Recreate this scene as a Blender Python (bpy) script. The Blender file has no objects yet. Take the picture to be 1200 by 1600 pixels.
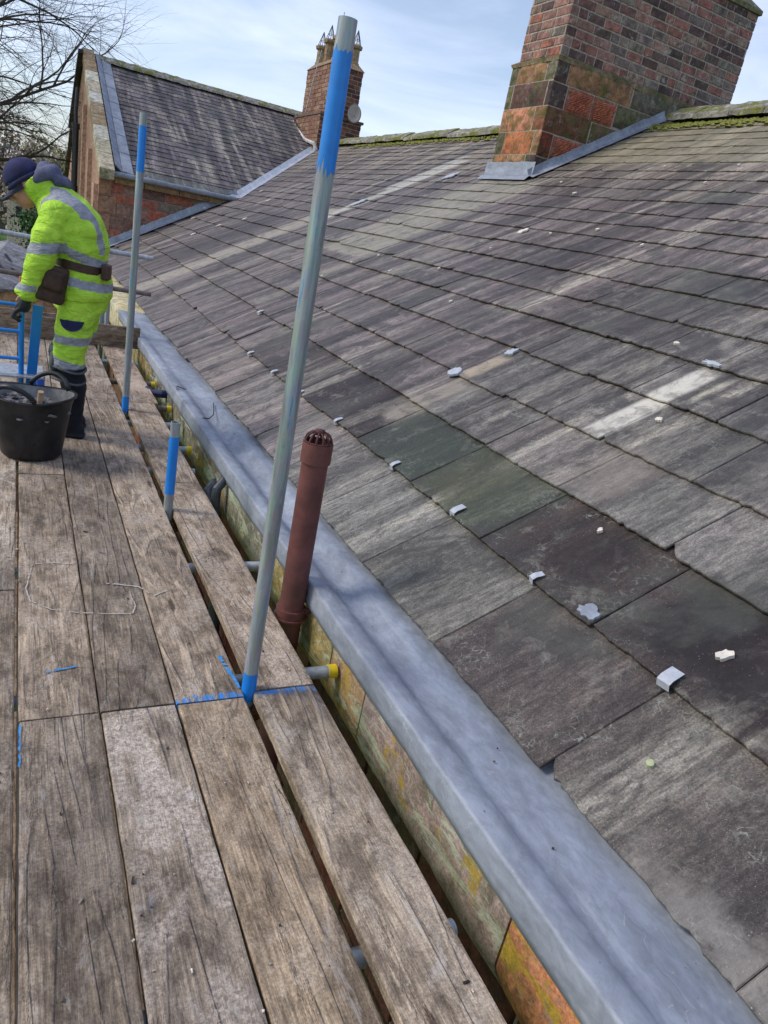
import bpy, bmesh, math, random
from mathutils import Vector, Matrix, noise as mnoise
random.seed(7)
D = bpy.data
SC = bpy.context.scene
COL = SC.collection
R = math.radians
PI = math.pi

# ------------------------------------------------------------------ camera
cam_d = D.cameras.new("camera"); cam = D.objects.new("camera", cam_d); COL.objects.link(cam)
SC.camera = cam
cam_d.sensor_fit = 'VERTICAL'; cam_d.sensor_height = 24.0; cam_d.lens = 24.0*1110/1600
cam_d.clip_start = 0.05; cam_d.clip_end = 2000
Yc = Vector((-570, 538, -1110)).normalized()
Zc = Vector((600, 2957, 1110)).normalized(); Zc = (Zc - Zc.dot(Yc)*Yc).normalized()
Xc = Yc.cross(Zc)
M = Matrix((Xc, Yc, Zc)).to_4x4()
M.translation = Vector((0, 0, 1.5))
cam.matrix_world = M
SC.render.resolution_x = 768; SC.render.resolution_y = 1024

# ------------------------------------------------------------------ world and sun
SUN_EL, SUN_AZ = R(42), R(-72)          # azimuth from +Y towards +X
w = D.worlds.new("World"); SC.world = w; w.use_nodes = True
def build_world():
    nt = w.node_tree; n = nt.nodes; l = nt.links
    n.clear()
    out = n.new('ShaderNodeOutputWorld'); bg = n.new('ShaderNodeBackground')
    sky = n.new('ShaderNodeTexSky'); sky.sky_type = 'NISHITA'; sky.sun_disc = False
    sky.sun_elevation = SUN_EL; sky.sun_rotation = SUN_AZ; sky.dust_density = 1.5
    tc = n.new('ShaderNodeTexCoord')
    mp = n.new('ShaderNodeMapping'); mp.inputs['Scale'].default_value = (1.0, 1.6, 4.5)
    mp.inputs['Rotation'].default_value = (0.25, 0.2, 0.6)
    nz = n.new('ShaderNodeTexNoise'); nz.inputs['Scale'].default_value = 2.2
    nz.inputs['Detail'].default_value = 9; nz.inputs['Roughness'].default_value = 0.55; nz.inputs['Distortion'].default_value = 0.5
    rp = n.new('ShaderNodeValToRGB')
    rp.color_ramp.elements[0].position = 0.40; rp.color_ramp.elements[0].color = (0.30, 0.30, 0.30, 1)
    rp.color_ramp.elements[1].position = 0.62; rp.color_ramp.elements[1].color = (0.96, 0.96, 0.96, 1)
    l.new(tc.outputs['Generated'], mp.inputs['Vector']); l.new(mp.outputs[0], nz.inputs['Vector'])
    l.new(nz.outputs['Fac'], rp.inputs['Fac'])
    # thin bright cloud low down in the west, greyer blue veil above
    sep = n.new('ShaderNodeSeparateXYZ'); l.new(tc.outputs['Generated'], sep.inputs[0])
    mr = n.new('ShaderNodeMapRange'); mr.inputs['From Min'].default_value = 0.0; mr.inputs['From Max'].default_value = 0.42
    l.new(sep.outputs['Z'], mr.inputs['Value'])
    cm = n.new('ShaderNodeMix'); cm.data_type = 'RGBA'
    cm.inputs['A'].default_value = (6.1, 7.0, 8.4, 1); cm.inputs['B'].default_value = (3.6, 4.2, 6.3, 1)
    l.new(mr.outputs[0], cm.inputs['Factor'])
    mx = n.new('ShaderNodeMix'); mx.data_type = 'RGBA'
    l.new(rp.outputs[0], mx.inputs['Factor'])
    l.new(sky.outputs[0], mx.inputs['A']); l.new(cm.outputs['Result'], mx.inputs['B'])
    l.new(mx.outputs['Result'], bg.inputs['Color']); bg.inputs['Strength'].default_value = 0.12
    l.new(bg.outputs[0], out.inputs['Surface'])
build_world()
sd = D.lights.new("sun", 'SUN'); sun = D.objects.new("sun", sd); COL.objects.link(sun)
sd.energy = 1.7; sd.angle = R(16); sd.color = (1.0, 0.95, 0.88)
sdir = Vector((math.sin(SUN_AZ)*math.cos(SUN_EL), math.cos(SUN_AZ)*math.cos(SUN_EL), math.sin(SUN_EL)))
sun.rotation_euler = sdir.to_track_quat('Z', 'Y').to_euler()
SC.view_settings.view_transform = 'Standard'; SC.view_settings.look = 'None'
SC.view_settings.exposure = 0.50; SC.view_settings.gamma = 1.0

# ------------------------------------------------------------------ node helper
class NT:
    def __init__(s, name, rough=0.7, metal=0.0, spec=0.35):
        s.m = D.materials.new(name); s.m.use_nodes = True
        s.t = s.m.node_tree; s.n = s.t.nodes; s.l = s.t.links
        s.p = s.n['Principled BSDF']; s.p.inputs['Roughness'].default_value = rough
        s.p.inputs['Metallic'].default_value = metal
        s.p.inputs['Specular IOR Level'].default_value = spec
        s.tc = s.n.new('ShaderNodeTexCoord'); s.obj = s.tc.outputs['Object']
    def set(s, sock, v):
        if hasattr(v, 'is_linked') or isinstance(v, bpy.types.NodeSocket): s.l.new(v, sock)
        else:
            if sock.type == 'RGBA' and not hasattr(v, '__len__'): v = (v, v, v, 1)
            if sock.type == 'RGBA' and len(v) == 3: v = (*v, 1)
            if sock.type == 'VECTOR' and not hasattr(v, '__len__'): v = (v, v, v)
            sock.default_value = v
    def map(s, vec, scale=(1, 1, 1), loc=(0, 0, 0), rot=(0, 0, 0)):
        k = s.n.new('ShaderNodeMapping'); s.set(k.inputs['Vector'], vec)
        s.set(k.inputs['Scale'], scale); s.set(k.inputs['Location'], loc); s.set(k.inputs['Rotation'], rot)
        return k.outputs[0]
    def noise(s, vec, scale=5, det=6, rough=0.6, dist=0.0, color=False):
        k = s.n.new('ShaderNodeTexNoise'); s.set(k.inputs['Vector'], vec)
        s.set(k.inputs['Scale'], scale); s.set(k.inputs['Detail'], det); s.set(k.inputs['Roughness'], rough); s.set(k.inputs['Distortion'], dist)
        return k.outputs['Color' if color else 'Fac']
    def vor(s, vec, scale=5, feature='F1', out='Distance', rnd=1.0):
        k = s.n.new('ShaderNodeTexVoronoi'); k.feature = feature; s.set(k.inputs['Vector'], vec)
        s.set(k.inputs['Scale'], scale); s.set(k.inputs['Randomness'], rnd)
        return k.outputs[out]
    def ma(s, op, a, b=0.0, c=0.0, clamp=False):
        k = s.n.new('ShaderNodeMath'); k.operation = op; k.use_clamp = clamp
        s.set(k.inputs[0], a); s.set(k.inputs[1], b); s.set(k.inputs[2], c); return k.outputs[0]
    def mr(s, v, a, b, c=0.0, d=1.0, smooth=True):
        k = s.n.new('ShaderNodeMapRange'); k.clamp = True
        if smooth: k.interpolation_type = 'SMOOTHSTEP'
        s.set(k.inputs[0], v); s.set(k.inputs[1], a); s.set(k.inputs[2], b); s.set(k.inputs[3], c); s.set(k.inputs[4], d)
        return k.outputs[0]
    def mix(s, f, a, b, mode='MIX'):
        k = s.n.new('ShaderNodeMix'); k.data_type = 'RGBA'; k.blend_type = mode
        s.set(k.inputs['Factor'], f); s.set(k.inputs['A'], a); s.set(k.inputs['B'], b); return k.outputs['Result']
    def attr(s, name, out='Color', typ='GEOMETRY'):
        k = s.n.new('ShaderNodeAttribute'); k.attribute_name = name; k.attribute_type = typ; return k.outputs[out]
    def rnd(s):
        k = s.n.new('ShaderNodeObjectInfo'); return k.outputs['Random']
    def sep(s, v):
        k = s.n.new('ShaderNodeSeparateXYZ'); s.set(k.inputs[0], v); return k.outputs
    def comb(s, x, y, z):
        k = s.n.new('ShaderNodeCombineXYZ'); s.set(k.inputs[0], x); s.set(k.inputs[1], y); s.set(k.inputs[2], z); return k.outputs[0]
    def vadd(s, a, b):
        k = s.n.new('ShaderNodeVectorMath'); k.operation = 'ADD'; s.set(k.inputs[0], a); s.set(k.inputs[1], b); return k.outputs[0]
    def bump(s, h, strength=0.3, dist=0.01, prev=None):
        k = s.n.new('ShaderNodeBump'); s.set(k.inputs['Height'], h); s.set(k.inputs['Strength'], strength); s.set(k.inputs['Distance'], dist)
        if prev is not None: s.l.new(prev, k.inputs['Normal'])
        return k.outputs[0]
    def done(s, col=None, rough=None, normal=None, metal=None):
        if col is not None: s.set(s.p.inputs['Base Color'], col)
        if rough is not None: s.set(s.p.inputs['Roughness'], rough)
        if metal is not None: s.set(s.p.inputs['Metallic'], metal)
        if normal is not None: s.l.new(normal, s.p.inputs['Normal'])
        return s.m

def m_simple(name, col, rough=0.6, var=0.25, scale=20, metal=0.0, bump=0.1, spec=0.35, dirt=None):
    t = NT(name, rough, metal, spec)
    n = t.noise(t.obj, scale, 6, 0.65)
    c = t.mix(t.mr(n, 0.3, 0.7), tuple(x*(1-var) for x in col), tuple(min(1, x*(1+var)) for x in col))
    if dirt:
        d = t.mr(t.noise(t.obj, scale*0.35, 8, 0.7), 0.52, 0.66)
        c = t.mix(t.ma('MULTIPLY', d, dirt[1]), c, dirt[0])
    return t.done(c, None, t.bump(n, bump, 0.004))

# ------------------------------------------------------------------ mesh helpers
def obj_from(name, verts, faces, mat, parent=None, smooth=False, mi=None):
    me = D.meshes.new(name); me.from_pydata([tuple(v) for v in verts], [], faces); me.update()
    mats = mat if isinstance(mat, (list, tuple)) else [mat]
    for m in mats: me.materials.append(m)
    if mi:
        for p, i in zip(me.polygons, mi): p.material_index = i
    if smooth:
        for p in me.polygons: p.use_smooth = True
    o = D.objects.new(name, me); COL.objects.link(o)
    if parent is not None: o.parent = parent
    return o
def tint(o, cols):
    """per-face colour attribute; cols is one rgb per polygon"""
    me = o.data; a = me.color_attributes.new('tint', 'FLOAT_COLOR', 'CORNER')
    buf = []
    for p in me.polygons:
        c = cols[p.index]; buf += [c[0], c[1], c[2], 1.0]*p.loop_total
    a.data.foreach_set('color', buf)
class MB:
    def __init__(s): s.v = []; s.f = []; s.c = []; s.mi = []
    def add(s, vs, fs, col=None, mi=0):
        b = len(s.v); s.v += [Vector(x) for x in vs]; s.f += [tuple(b+i for i in f) for f in fs]
        s.c += [col or (0.5, 0.5, 0.5)]*len(fs); s.mi += [mi]*len(fs)
    def box(s, c, size, rot=None, col=None, mi=0, ch=0.0):
        c = Vector(c); h = Vector(size)/2; vs = []
        if ch <= 0:
            for z in (-1, 1):
                for x, y in ((-1, -1), (1, -1), (1, 1), (-1, 1)): vs.append(Vector((x*h.x, y*h.y, z*h.z)))
            fs = [(3, 2, 1, 0), (4, 5, 6, 7), (0, 1, 5, 4), (1, 2, 6, 5), (2, 3, 7, 6), (3, 0, 4, 7)]
        else:
            bm = bmesh.new(); bmesh.ops.create_cube(bm, size=1.0)
            for v in bm.verts: v.co = Vector((v.co.x*size[0], v.co.y*size[1], v.co.z*size[2]))
            bmesh.ops.bevel(bm, geom=bm.edges[:], offset=ch, segments=2, affect='EDGES', profile=0.6)
            bm.verts.index_update(); vs = [v.co.copy() for v in bm.verts]; fs = [tuple(v.index for v in f.verts) for f in bm.faces]; bm.free()
        if rot is not None: vs = [rot @ v for v in vs]
        s.add([v+c for v in vs], fs, col, mi)
    def tube(s, p0, p1, r, seg=20, r1=None, hollow=0.0, caps=True, col=None, mi=0):
        p0 = Vector(p0); p1 = Vector(p1); d = (p1-p0).normalized(); r1 = r if r1 is None else r1
        a = d.orthogonal().normalized(); b = d.cross(a)
        rings = [(p0, r), (p1, r1)]
        if hollow: rings += [(p1, r1-hollow), (p1 - d*min(0.3, (p1-p0).length*0.9), r1-hollow)]
        vs = []; fs = []
        for (c, rr) in rings:
            for i in range(seg):
                t = 2*PI*i/seg; vs.append(c + a*math.cos(t)*rr + b*math.sin(t)*rr)
        for k in range(len(rings)-1):
            for i in range(seg):
                j = (i+1) % seg; fs.append((k*seg+i, k*seg+j, (k+1)*seg+j, (k+1)*seg+i))
        if caps:
            fs.append(tuple(range(seg-1, -1, -1))); k = len(rings)-1
            fs.append(tuple(k*seg+i for i in range(seg)))
        s.add(vs, fs, col, mi)
    def path(s, pts, rad, seg=10, col=None, mi=0):
        pts = [Vector(p) for p in pts]; n = len(pts)
        rad = rad if hasattr(rad, '__len__') else [rad]*n
        vs = []; fs = []; a = None
        for i, p in enumerate(pts):
            d = (pts[min(i+1, n-1)]-pts[max(i-1, 0)]).normalized()
            a = d.orthogonal().normalized() if a is None else (a - a.dot(d)*d).normalized()
            b = d.cross(a)
            for k in range(seg):
                t = 2*PI*k/seg; vs.append(p + (a*math.cos(t)+b*math.sin(t))*rad[i])
        for i in range(n-1):
            for k in range(seg):
                j = (k+1) % seg; fs.append((i*seg+k, i*seg+j, (i+1)*seg+j, (i+1)*seg+k))
        fs.append(tuple(range(seg-1, -1, -1))); fs.append(tuple((n-1)*seg+k for k in range(seg)))
        s.add(vs, fs, col, mi)
    def lathe(s, prof, c=(0, 0, 0), seg=32, col=None, mi=0, sx=1, sy=1):
        c = Vector(c); vs = []; fs = []; n = len(prof)
        for r, z in prof:
            for k in range(seg):
                t = 2*PI*k/seg; vs.append(c + Vector((r*math.cos(t)*sx, r*math.sin(t)*sy, z)))
        for i in range(n-1):
            for k in range(seg):
                j = (k+1) % seg; fs.append((i*seg+k, i*seg+j, (i+1)*seg+j, (i+1)*seg+k))
        s.add(vs, fs, col, mi)
    def build(s, name, mat, parent=None, smooth=False, tints=False, angle=None):
        o = obj_from(name, s.v, s.f, mat, parent, smooth, s.mi)
        if tints: tint(o, s.c)
        if angle:
            for p in o.data.polygons: p.use_smooth = True
            md = o.modifiers.new('split', 'EDGE_SPLIT'); md.split_angle = R(angle)
        return o
def tag(o, label=None, cat=None, group=None, kind=None):
    if label: o['label'] = label
    if cat: o['category'] = cat
    if group: o['group'] = group
    if kind: o['kind'] = kind
    return o
def empty(name, loc=(0, 0, 0), parent=None):
    o = D.objects.new(name, None); COL.objects.link(o); o.location = loc; o.empty_display_size = 0.1
    if parent: o.parent = parent
    return o
def nz(x, y=0.0, z=0.0, s=1.0): return mnoise.noise(Vector((x*s, y*s, z*s)))
def srgb(r, g, b):
    f = lambda c: (c/255/12.92) if c/255 <= 0.04045 else ((c/255+0.055)/1.055)**2.4
    return (f(r), f(g), f(b))
def jit(c, a=0.12):
    k = 1+random.uniform(-a, a); return tuple(max(0.001, x*k*(1+random.uniform(-a, a)*0.3)) for x in c)

# ================================================================== MATERIALS
def mat_slate(name, patches=(), crackle=True, streak=1.0):
    t = NT(name, 0.62, 0, 0.4)
    P = t.obj; sx, sy, sz = t.sep(P)[:3]
    base = t.attr('tint')
    warp = t.noise(P, 3.0, 4, 0.6, color=True)
    # run-off streaks that cross several courses
    st1 = t.noise(t.map(P, (0.55, 9.0, 1)), 1.0, 7, 0.62, 0.3)
    st2 = t.noise(t.map(P, (0.22, 2.4, 1), (5, 3, 0)), 1.0, 5, 0.55, 0.2)
    fine = t.noise(t.map(P, (14, 55, 40)), 1.0, 7, 0.7, 0.2)
    grit = t.noise(P, 260, 3, 0.7)
    c = t.mix(1.0, base, t.mix(t.mr(st1, 0.28, 0.72), (0.58, 0.56, 0.56), (1.38, 1.34, 1.30)), 'MULTIPLY')
    c = t.mix(t.ma('MULTIPLY', t.ma('MULTIPLY', t.mr(st2, 0.53, 0.60), t.mr(st1, .40, .60)), 0.6*streak), c, (0.30, 0.28, 0.24))
    c = t.mix(t.ma('MULTIPLY', t.mr(st2, 0.46, 0.36), 0.55*streak), c, (0.040, 0.033, 0.036))
    c = t.mix(1.0, c, t.mix(t.mr(fine, 0.28, 0.72), (0.48, 0.48, 0.48), (1.55, 1.55, 1.55)), 'MULTIPLY')
    c = t.mix(1.0, c, t.mix(t.mr(t.noise(P, 140, 4, 0.75), 0.33, 0.67), (0.60, 0.60, 0.60), (1.45, 1.45, 1.45)), 'MULTIPLY')
    c = t.mix(t.ma('MULTIPLY', t.mr(t.noise(P, 3.2, 7, 0.7, 0.4), 0.56, 0.72), 0.35), c, (0.20, 0.20, 0.155))
    amt = t.mr(sx, 0.35, 1.1, 0.35, 1.0)
    st3 = t.noise(t.map(P, (0.30, 4.6, 1), (2, 7, 0)), 1.0, 6, 0.6, 0.25)
    c = t.mix(amt, c, t.mix(t.mr(st3, 0.38, 0.62), (0.46, 0.44, 0.44), (1.32, 1.29, 1.25)), 'MULTIPLY')
    dmp = t.noise(t.map(P, (1.7, 2.6, 1), (1, 1, 9)), 1.0, 9, 0.72, 0.8)
    c = t.mix(t.mr(dmp, 0.52, 0.59, 0, 0.68), c, (0.036, 0.032, 0.031))
    # worn blotches
    blot = t.noise(P, 9, 8, 0.72, 0.6)
    c = t.mix(t.ma('MULTIPLY', t.mr(blot, 0.54, 0.66), 0.42), c, (0.25, 0.235, 0.21))
    c = t.mix(t.ma('MULTIPLY', t.mr(blot, 0.46, 0.36), 0.45), c, (0.045, 0.04, 0.038))
    if crackle:
        wv = t.vadd(P, t.map(t.noise(P, 16, 4, 0.6, color=True), (0.06, 0.06, 0.06)))
        ed = t.vor(wv, 30, 'DISTANCE_TO_EDGE')
        reg = t.ma('MULTIPLY', t.mr(t.noise(P, 4.5, 5, 0.65), 0.50, 0.62), t.mr(sy, 3.0, 6.0, 1.0, 0.1))
        reg = t.ma('MULTIPLY', reg, t.mr(sx, 2.4, 3.4, 1.0, 0.15))
        ln = t.mr(ed, 0.012, 0.065, 1.0, 0.0)
        ln = t.ma('MULTIPLY', ln, t.mr(t.noise(P, 30, 4, 0.6), 0.40, 0.62))
        c = t.mix(t.ma('MULTIPLY', t.ma('MULTIPLY', ln, reg), 0.62), c, (0.33, 0.35, 0.31))
    # pale speckle of lichen and mortar
    v = t.vor(P, 55); spk = t.ma('MULTIPLY', t.mr(v, 0.05, 0.15, 1, 0), t.mr(t.vor(P, 55, out='Color'), 0.72, 0.8))
    c = t.mix(t.ma('MULTIPLY', spk, 0.55), c, (0.42, 0.40, 0.36))
    c = t.mix(t.ma('MULTIPLY', t.mr(grit, 0.58, 0.70), 0.45), c, (0.36, 0.34, 0.33))
    wx = t.ma('MULTIPLY', t.ma('SUBTRACT', t.noise(P, 7, 6, 0.7), 0.5), 1.0)
    wy = t.ma('MULTIPLY', t.ma('SUBTRACT', t.noise(t.map(P, (3, 22, 1), (4, 4, 4)), 1.0, 6, 0.7), 0.5), 1.0)
    for (s0, s1, y0, y1, col, k, e) in patches:
        xs = t.ma('ADD', sx, t.ma('MULTIPLY', wx, 0.30)); ys = t.ma('ADD', sy, t.ma('MULTIPLY', wy, e*1.4))
        f = t.ma('MULTIPLY', t.mr(xs, s0-0.05, s0+0.05), t.mr(xs, s1-0.05, s1+0.05, 1, 0))
        g = t.ma('MULTIPLY', t.mr(ys, y0-e, y0+e), t.mr(ys, y1-e, y1+e, 1, 0))
        f = t.ma('MULTIPLY', t.ma('MULTIPLY', f, g), k)
        c = t.mix(t.ma('MULTIPLY', f, t.mr(blot, .36, .52, .45, 1.0)), c, t.mix(1.0, col, t.mix(fine, (0.7, 0.7, 0.7), (1.3, 1.3, 1.3)), 'MULTIPLY'))
    v2 = t.vor(P, 120); sp2 = t.ma('MULTIPLY', t.mr(v2, 0.10, 0.22, 1, 0), t.mr(t.sep(t.vor(P, 120, out='Color'))[1], 0.80, 0.84))
    sp2 = t.ma('MULTIPLY', sp2, t.mr(t.noise(P, 5, 6, .7), .44, .60))
    c = t.mix(t.ma('MULTIPLY', sp2, 0.7), c, (0.46, 0.43, 0.39))
    c = t.mix(1.0, c, (1.0, 0.985, 0.935), 'MULTIPLY')
    c = t.mix(t.mr(t.noise(t.map(P, (0.5, 1.1, 1), (6, 2, 5)), 1.0, 8, .7, .5), .54, .64, 0, .42), c, (0.088, 0.094, 0.072))
    h = t.ma('ADD', t.ma('MULTIPLY', t.noise(t.map(P, (5, 16, 10)), 1.0, 8, 0.65), 1.0), t.ma('MULTIPLY', grit, 0.12))
    nb = t.bump(h, 0.8, 0.016)
    nb = t.bump(blot, 0.5, 0.012, nb)
    return t.done(c, t.mr(fine, 0.2, 0.8, 0.5, 0.75), nb)

def mat_wood():
    t = NT('weathered_board', 0.8, 0, 0.25)
    r = t.rnd(); off = t.comb(t.ma('MULTIPLY', r, 37.0), t.ma('MULTIPLY', r, 91.0), t.ma('MULTIPLY', r, 13.0))
    P0 = t.obj; P = t.vadd(P0, off)
    x, y, z = t.sep(P0)[:3]
    big = t.noise(t.map(P, (3.2, 0.34, 3)), 1.0, 3, 0.4, 0.15)
    rings = t.ma('MULTIPLY', t.ma('PINGPONG', t.ma('MULTIPLY', big, 15.0), 0.5), 2.0)
    fib = t.noise(t.map(P, (150, 6, 60)), 1.0, 5, 0.7, 0.1)
    fib2 = t.noise(t.map(P, (44, 3.0, 20)), 1.0, 8, 0.76, 0.25)
    tick = t.noise(t.map(P, (9, 70, 10)), 1.0, 6, 0.75, 0.5)
    mott = t.noise(t.map(P, (17, 9, 10)), 1.0, 10, 0.78, 0.3)
    spk = t.noise(P, 75, 5, 0.78)
    g1 = t.attr('tone', 'Color', 'OBJECT')
    brown = t.mix(t.mr(fib, 0.28, 0.72), (0.150, 0.127, 0.106), (0.325, 0.285, 0.24))
    pale = t.mix(t.mr(fib, 0.25, 0.75), (0.30, 0.25, 0.20), (0.52, 0.46, 0.385))
    ringm = t.ma('MULTIPLY', t.mr(rings, 0.66, 0.88), t.mr(t.noise(t.map(P, (11, 3.2, 3)), 1.0, 6, 0.7), 0.42, 0.52))
    c = t.mix(1.0, brown, t.mix(t.mr(mott, 0.32, 0.68), (0.50, 0.48, 0.47), (1.6, 1.57, 1.52)), 'MULTIPLY')
    c = t.mix(t.ma('MULTIPLY', ringm, t.attr('ring', 'Fac', 'OBJECT')), c, pale)
    c = t.mix(t.mr(tick, 0.64, 0.72, 0, 0.3), c, (0.055, 0.045, 0.037))
    c = t.mix(t.mr(tick, 0.34, 0.27, 0, 0.25), c, pale)
    c = t.mix(t.ma('MULTIPLY', t.mr(fib2, 0.54, 0.66), 0.6), c, pale)
    c = t.mix(t.ma('MULTIPLY', t.mr(fib2, 0.44, 0.33), 0.6), c, (0.050, 0.040, 0.033))
    dn = t.noise(t.map(P, (5, 2.3, 3)), 1.0, 9, 0.70, 0.7)
    c = t.mix(t.ma('MULTIPLY', t.mr(dn, 0.46, 0.56), t.attr('bloom', 'Fac', 'OBJECT')), c,
              t.mix(t.mr(spk, 0.34, 0.66), (0.22, 0.19, 0.165), (0.56, 0.51, 0.46)))
    c = t.mix(t.ma('MULTIPLY', t.mr(t.noise(t.map(P, (7, 4.0, 3), (9, 2, 0)), 1.0, 9, 0.74, 0.6), 0.52, 0.61), 0.55), c, t.mix(t.mr(spk, .35, .65), (0.050, 0.040, 0.033), (0.14, 0.115, 0.095)))
    c = t.mix(1.0, c, g1, 'MULTIPLY'); c = t.mix(1.0, c, (1.03, 0.985, 0.91), 'MULTIPLY')
    c = t.mix(1.0, c, t.mix(t.mr(t.noise(P, 160, 4, 0.75), 0.33, 0.67), (0.76, 0.76, 0.76), (1.24, 1.24, 1.24)), 'MULTIPLY')
    c = t.mix(t.mr(t.noise(t.map(P, (12, 5, 6), (1, 7, 7)), 1.0, 10, .78, .5), .56, .64, 0, .55), c, (0.43, 0.40, 0.36))
    c = t.mix(t.mr(spk, 0.61, 0.70, 0, 0.75), c, (0.045, 0.036, 0.03))
    c = t.mix(t.mr(spk, 0.36, 0.29, 0, 0.6), c, (0.55, 0.52, 0.48))
    c = t.mix(t.mr(t.noise(t.map(P, (10, 6, 3), (3, 3, 3)), 1.0, 7, 0.7), 0.64, 0.72, 0, 0.35), c, (0.30, 0.36, 0.48))
    # drying cracks along the grain
    crk = t.noise(t.map(P, (26, 0.55, 8), (2, 8, 1)), 1.0, 3, 0.5, 0.35)
    cm_ = t.ma('MULTIPLY', t.mr(t.ma('ABSOLUTE', t.ma('SUBTRACT', crk, 0.5)), 0.0, 0.010, 1, 0), t.mr(t.noise(t.map(P, (6, 1.3, 3), (6, 6, 0)), 1.0, 3), 0.60, 0.66))
    c = t.mix(t.ma('MULTIPLY', cm_, 0.6), c, (0.03, 0.024, 0.02))
    kp = t.map(P, (9, 1.7, 1), (3, 5, 0)); kd = t.vor(kp, 1.0); kc = t.vor(kp, 1.0, out='Color')
    km = t.ma('MULTIPLY', t.mr(t.ma('ADD', kd, t.ma('MULTIPLY', t.ma('SUBTRACT', mott, .5), .25)), 0.07, 0.13, 0.8, 0), t.mr(t.sep(kc)[0], .72, .76))
    c = t.mix(km, c, (0.05, 0.03, 0.02))
    c = t.mix(1.0, c, t.mix(t.mr(t.noise(t.map(P, (2.2, 1.1, 2), (4, 4, 1)), 1.0, 5, .6), .36, .64), (.74, .72, .70), (1.22, 1.20, 1.16)), 'MULTIPLY')
    be = t.attr('paint_end', 'Fac', 'OBJECT'); hl = t.attr('half_length', 'Fac', 'OBJECT')
    dist = t.ma('SUBTRACT', hl, t.ma('MULTIPLY', y, be))
    pm = t.mr(t.ma('ADD', dist, t.ma('MULTIPLY', t.ma('SUBTRACT', t.noise(t.map(P, (18, 6, 1)), 1.0, 6, 0.7), 0.5), 0.11)), 0.014, 0.032, 1, 0)
    pm = t.ma('MULTIPLY', pm, t.ma('ABSOLUTE', be)); pm = t.ma('MULTIPLY', pm, t.mr(t.noise(t.map(P, (60, 20, 9)), 1.0, 5, 0.75), 0.42, 0.54))
    c = t.mix(t.ma('MULTIPLY', pm, 0.85), c, (0.02, 0.24, 0.62))
    h = t.ma('ADD', t.ma('ADD', t.ma('MULTIPLY', fib, 0.6), t.ma('MULTIPLY', mott, 0.5)), t.ma('ADD', t.ma('MULTIPLY', ringm, 0.9), t.ma('SUBTRACT', t.ma('MULTIPLY', fib2, 1.0), t.ma('MULTIPLY', cm_, 2.0))))
    return t.done(c, 0.84, t.bump(h, 0.85, 0.006))

def mat_lead(name='lead', dark=1.0):
    t = NT(name, 0.45, 0.0, 0.55)
    P = t.obj
    a = t.noise(t.map(P, (1, 0.35, 1)), 6, 8, 0.65, 0.5); b = t.noise(P, 2.2, 6, 0.6, 0.3)
    c = t.mix(t.mr(a, 0.3, 0.7), tuple(x*dark for x in (0.185, 0.204, 0.235)), tuple(x*dark for x in (0.275, 0.302, 0.345)))
    c = t.mix(t.mr(b, 0.5, 0.66, 0, 0.55), c, (0.37, 0.395, 0.43))
    c = t.mix(1.0, c, t.mix(t.mr(t.noise(t.map(P, (1, .5, 1)), 22, 8, 0.75, 0.4), 0.33, 0.67), (0.82, 0.82, 0.82), (1.18, 1.18, 1.18)), 'MULTIPLY')
    c = t.mix(t.mr(t.noise(t.map(P, (26, 1.1, 4), (0, 0, 0), (0, 0, .12)), 1.0, 5, 0.6, 0.3), 0.62, 0.72, 0, 0.25), c, (0.44, 0.45, 0.45))
    c = t.mix(t.mr(t.vor(P, 24), 0.04, 0.09, 0.6, 0), c, (0.12, 0.12, 0.12))
    c = t.mix(t.mr(t.noise(t.map(P, (1, 0.4, 1), (3, 3, 3)), 4, 8, 0.7, 0.8), 0.55, 0.68, 0, 0.5), c, (0.13, 0.15, 0.165))
    c = t.mix(t.mr(t.noise(P, 26, 5, 0.7), 0.63, 0.72, 0, 0.4), c, (0.45, 0.46, 0.40))
    sc = t.vor(t.vadd(t.map(P, (9, 1.1, 1), (0, 0, 0), (0, 0, 0.25)), t.map(t.noise(P, 5, 3, color=True), (0.5, 0.5, 0.5))), 3.0, 'DISTANCE_TO_EDGE')
    c = t.mix(t.ma('MULTIPLY', t.mr(sc, 0.0, 0.012, 0.35, 0), t.mr(t.noise(P, 6, 3), 0.5, 0.62)), c, (0.52, 0.54, 0.53))
    h = t.ma('ADD', t.noise(P, 9, 4, 0.5), t.ma('MULTIPLY', a, 0.4))
    return t.done(c, t.mr(a, 0.3, 0.7, 0.62, 0.5), t.bump(t.ma('ADD', h, t.ma('MULTIPLY', t.noise(t.map(P, (1, .3, 1)), 30, 5, .7), .25)), 0.18, 0.010))

def mat_galv(name, col=(0.30, 0.33, 0.325), paint=None, rough=0.42):
    t = NT(name, rough, 0.35, 0.5); P = t.obj
    v = t.vor(t.map(P, (1, 1, 0.25)), 70, out='Color'); s = t.noise(t.map(P, (30, 30, 2.0)), 1.0, 6, 0.7, 0.4)
    c = t.mix(t.mr(s, 0.3, 0.7), tuple(x*0.72 for x in col), tuple(x*1.28 for x in col))
    c = t.mix(0.18, c, v, 'MULTIPLY')
    c = t.mix(t.mr(t.noise(t.map(P, (14, 14, 5)), 1.0, 7, 0.75), 0.6, 0.68, 0, 0.6), c, (0.16, 0.16, 0.13))
    if paint:
        c = t.mix(t.mr(t.noise(t.map(P, (40, 40, 2.6), (7, 1, 0)), 1.0, 6, 0.75), 0.585, 0.62, 0, paint[1]), c, paint[0])
        c = t.mix(t.mr(t.noise(t.map(P, (50, 50, 9), (2, 9, 3)), 1.0, 7, 0.78), 0.62, 0.68, 0, .6), c, (0.55, 0.54, 0.50))
    return t.done(c, t.mr(s, 0.3, 0.7, rough-0.08, rough+0.15), t.bump(s, 0.15, 0.002))

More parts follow.
